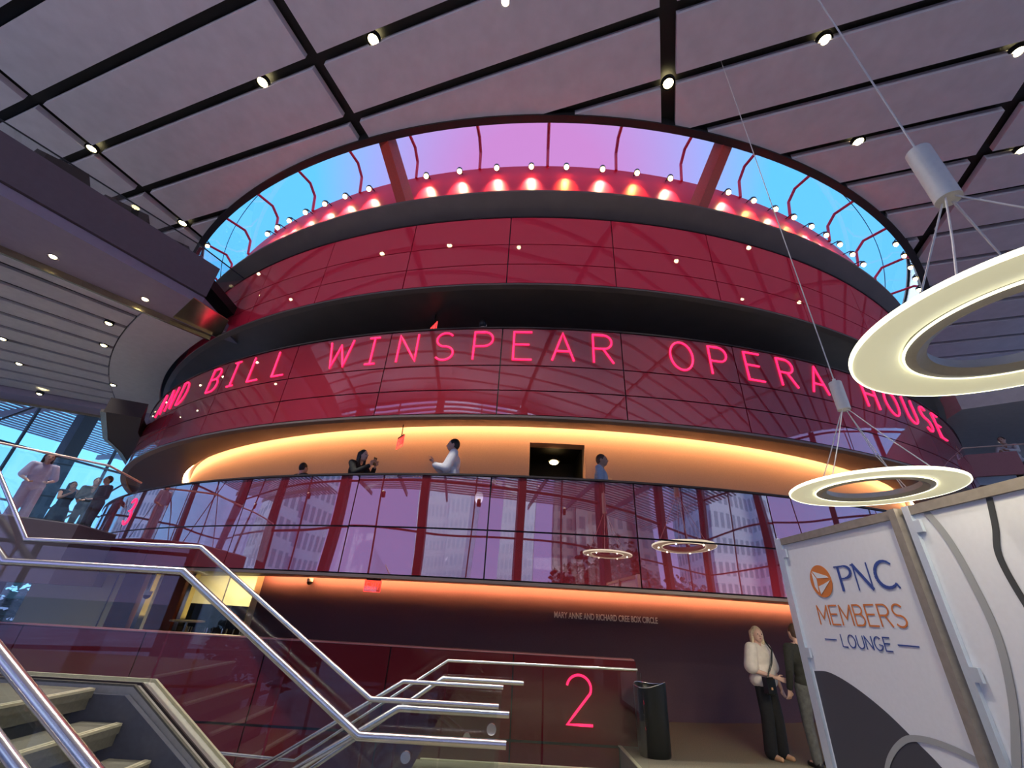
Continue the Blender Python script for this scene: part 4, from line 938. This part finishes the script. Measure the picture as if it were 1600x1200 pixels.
pp, wr, S_ = person('woman with long dark hair in black, bowed over phone, third level parapet', cyl(16.70, radians(-15.3), 2.62), face(.9, -.45), 1.64, pose='phone', top_m=M_blackc, legs=M_blackc, sleeve='long', hair=HAIRK, hairlen=.28, lean=.22)
ph = thing('phone', 'small dark phone held up by the woman in black on the third level', 'phone', pp.location, pp.rotation_euler.z)
mb = MB(); c0 = (wr[-1] + wr[1]) / 2; mb.box((c0.x, c0.y + .035, c0.z + .09), (.075, .01, .15)); emp_child(mb, 'case', M_blk, ph)
person('man in black, only head and shoulders above third level parapet, turned away', cyl(16.5, radians(-20.1), 2.62), face(.5, .85), 1.50, pose='stand', top_m=M_blackc, legs=M_blackc, hair=HAIRK)
person('man in pale blue short-sleeved shirt beside the dark doorway on third level', cyl(16.45, radians(.75), 2.62), face(.9, -.4), 1.72, pose='hip', top_m=M_shirtb, legs=M_jean, hair=HAIRN, skin=SKIN2)
person('dark-haired person whose head just shows above the neon letters', cyl(16.75, radians(-7.6), 5.46), face(.3, 1), 1.70, pose='stand', top_m=M_shirtw, legs=M_jean, hair=HAIRK)
person('woman with long hair and lavender top behind the rail of the left deck', (-10.45, 9.6, 2.62), face(.8, -.6), 1.70, pose='hip', top_m=M_lav, legs=M_lav, sleeve='short', hair=HAIRN, hairlen=.22, loose=.01)
person('woman in sleeveless black dress with long black hair on the left deck', (-12.3, 12.3, 2.62), face(.6, -.3), 1.66, pose='phone', top_m=M_blackc, sleeve='none', hair=HAIRK, hairlen=.26, dress=True, skin=SKIN2)
person('man in a dark suit on the left deck, the one nearest the numeral three', (-10.35, 11.2, 2.62), face(-.3, -1), 1.62, pose='hip', top_m=M_blackc, legs=M_blackc, sleeve='long', hair=HAIRK)
person('taller man in dark olive jacket, second from the drum on the left deck', (-11.3, 11.9, 2.62), face(.7, -.5), 1.72, pose='hands', top_m=M_grn, legs=M_blackc, sleeve='long', hair=HAIRN, skin=SKIN2)
person('person in white leaning on the rail at the far right of the fourth level', (15.5, 12.0, 5.52), face(-.9, -.4), 1.72, pose='rail', top_m=M_shirtw, legs=M_blackc, sleeve='long', lean=.55, skin=SKIN)

# dark angular fittings standing on the upper wing behind its fascia
for (x, y, zt, wh) in ((-9.75, 6.35, 9.75, 'nearest the left frame edge'), (-9.2, 7.42, 9.75, 'middle one'), (-8.68, 8.25, 9.6, 'nearest the drum')):
    mb = MB(); mb.add([(x - .55, y - .65, 8.92), (x + .35, y + .25, 8.92), (x + .15, y + .45, 8.92), (x - .75, y - .45, 8.92), (x - .50, y - .60, zt - .06), (x + .05, y + .0, zt), (x - .1, y + .15, zt), (x - .68, y - .42, zt - .06)],
        [(0, 1, 2, 3), (4, 5, 6, 7), (0, 1, 5, 4), (1, 2, 6, 5), (2, 3, 7, 6), (3, 0, 4, 7)])
    tag(mb.build('planter_box', mk('dark_bronze', (.05, .035, .03), .6, noise=.1)), 'dark angular box on the upper left wing behind its fascia, %s' % wh, 'planter')

mb = MB(); mb.prism([(14.2, 11.7), (24, 4.5), (30, 12), (20, 24), (16.5, 20)], 8.0, 8.7); struct(mb.build('floor', M_slat))
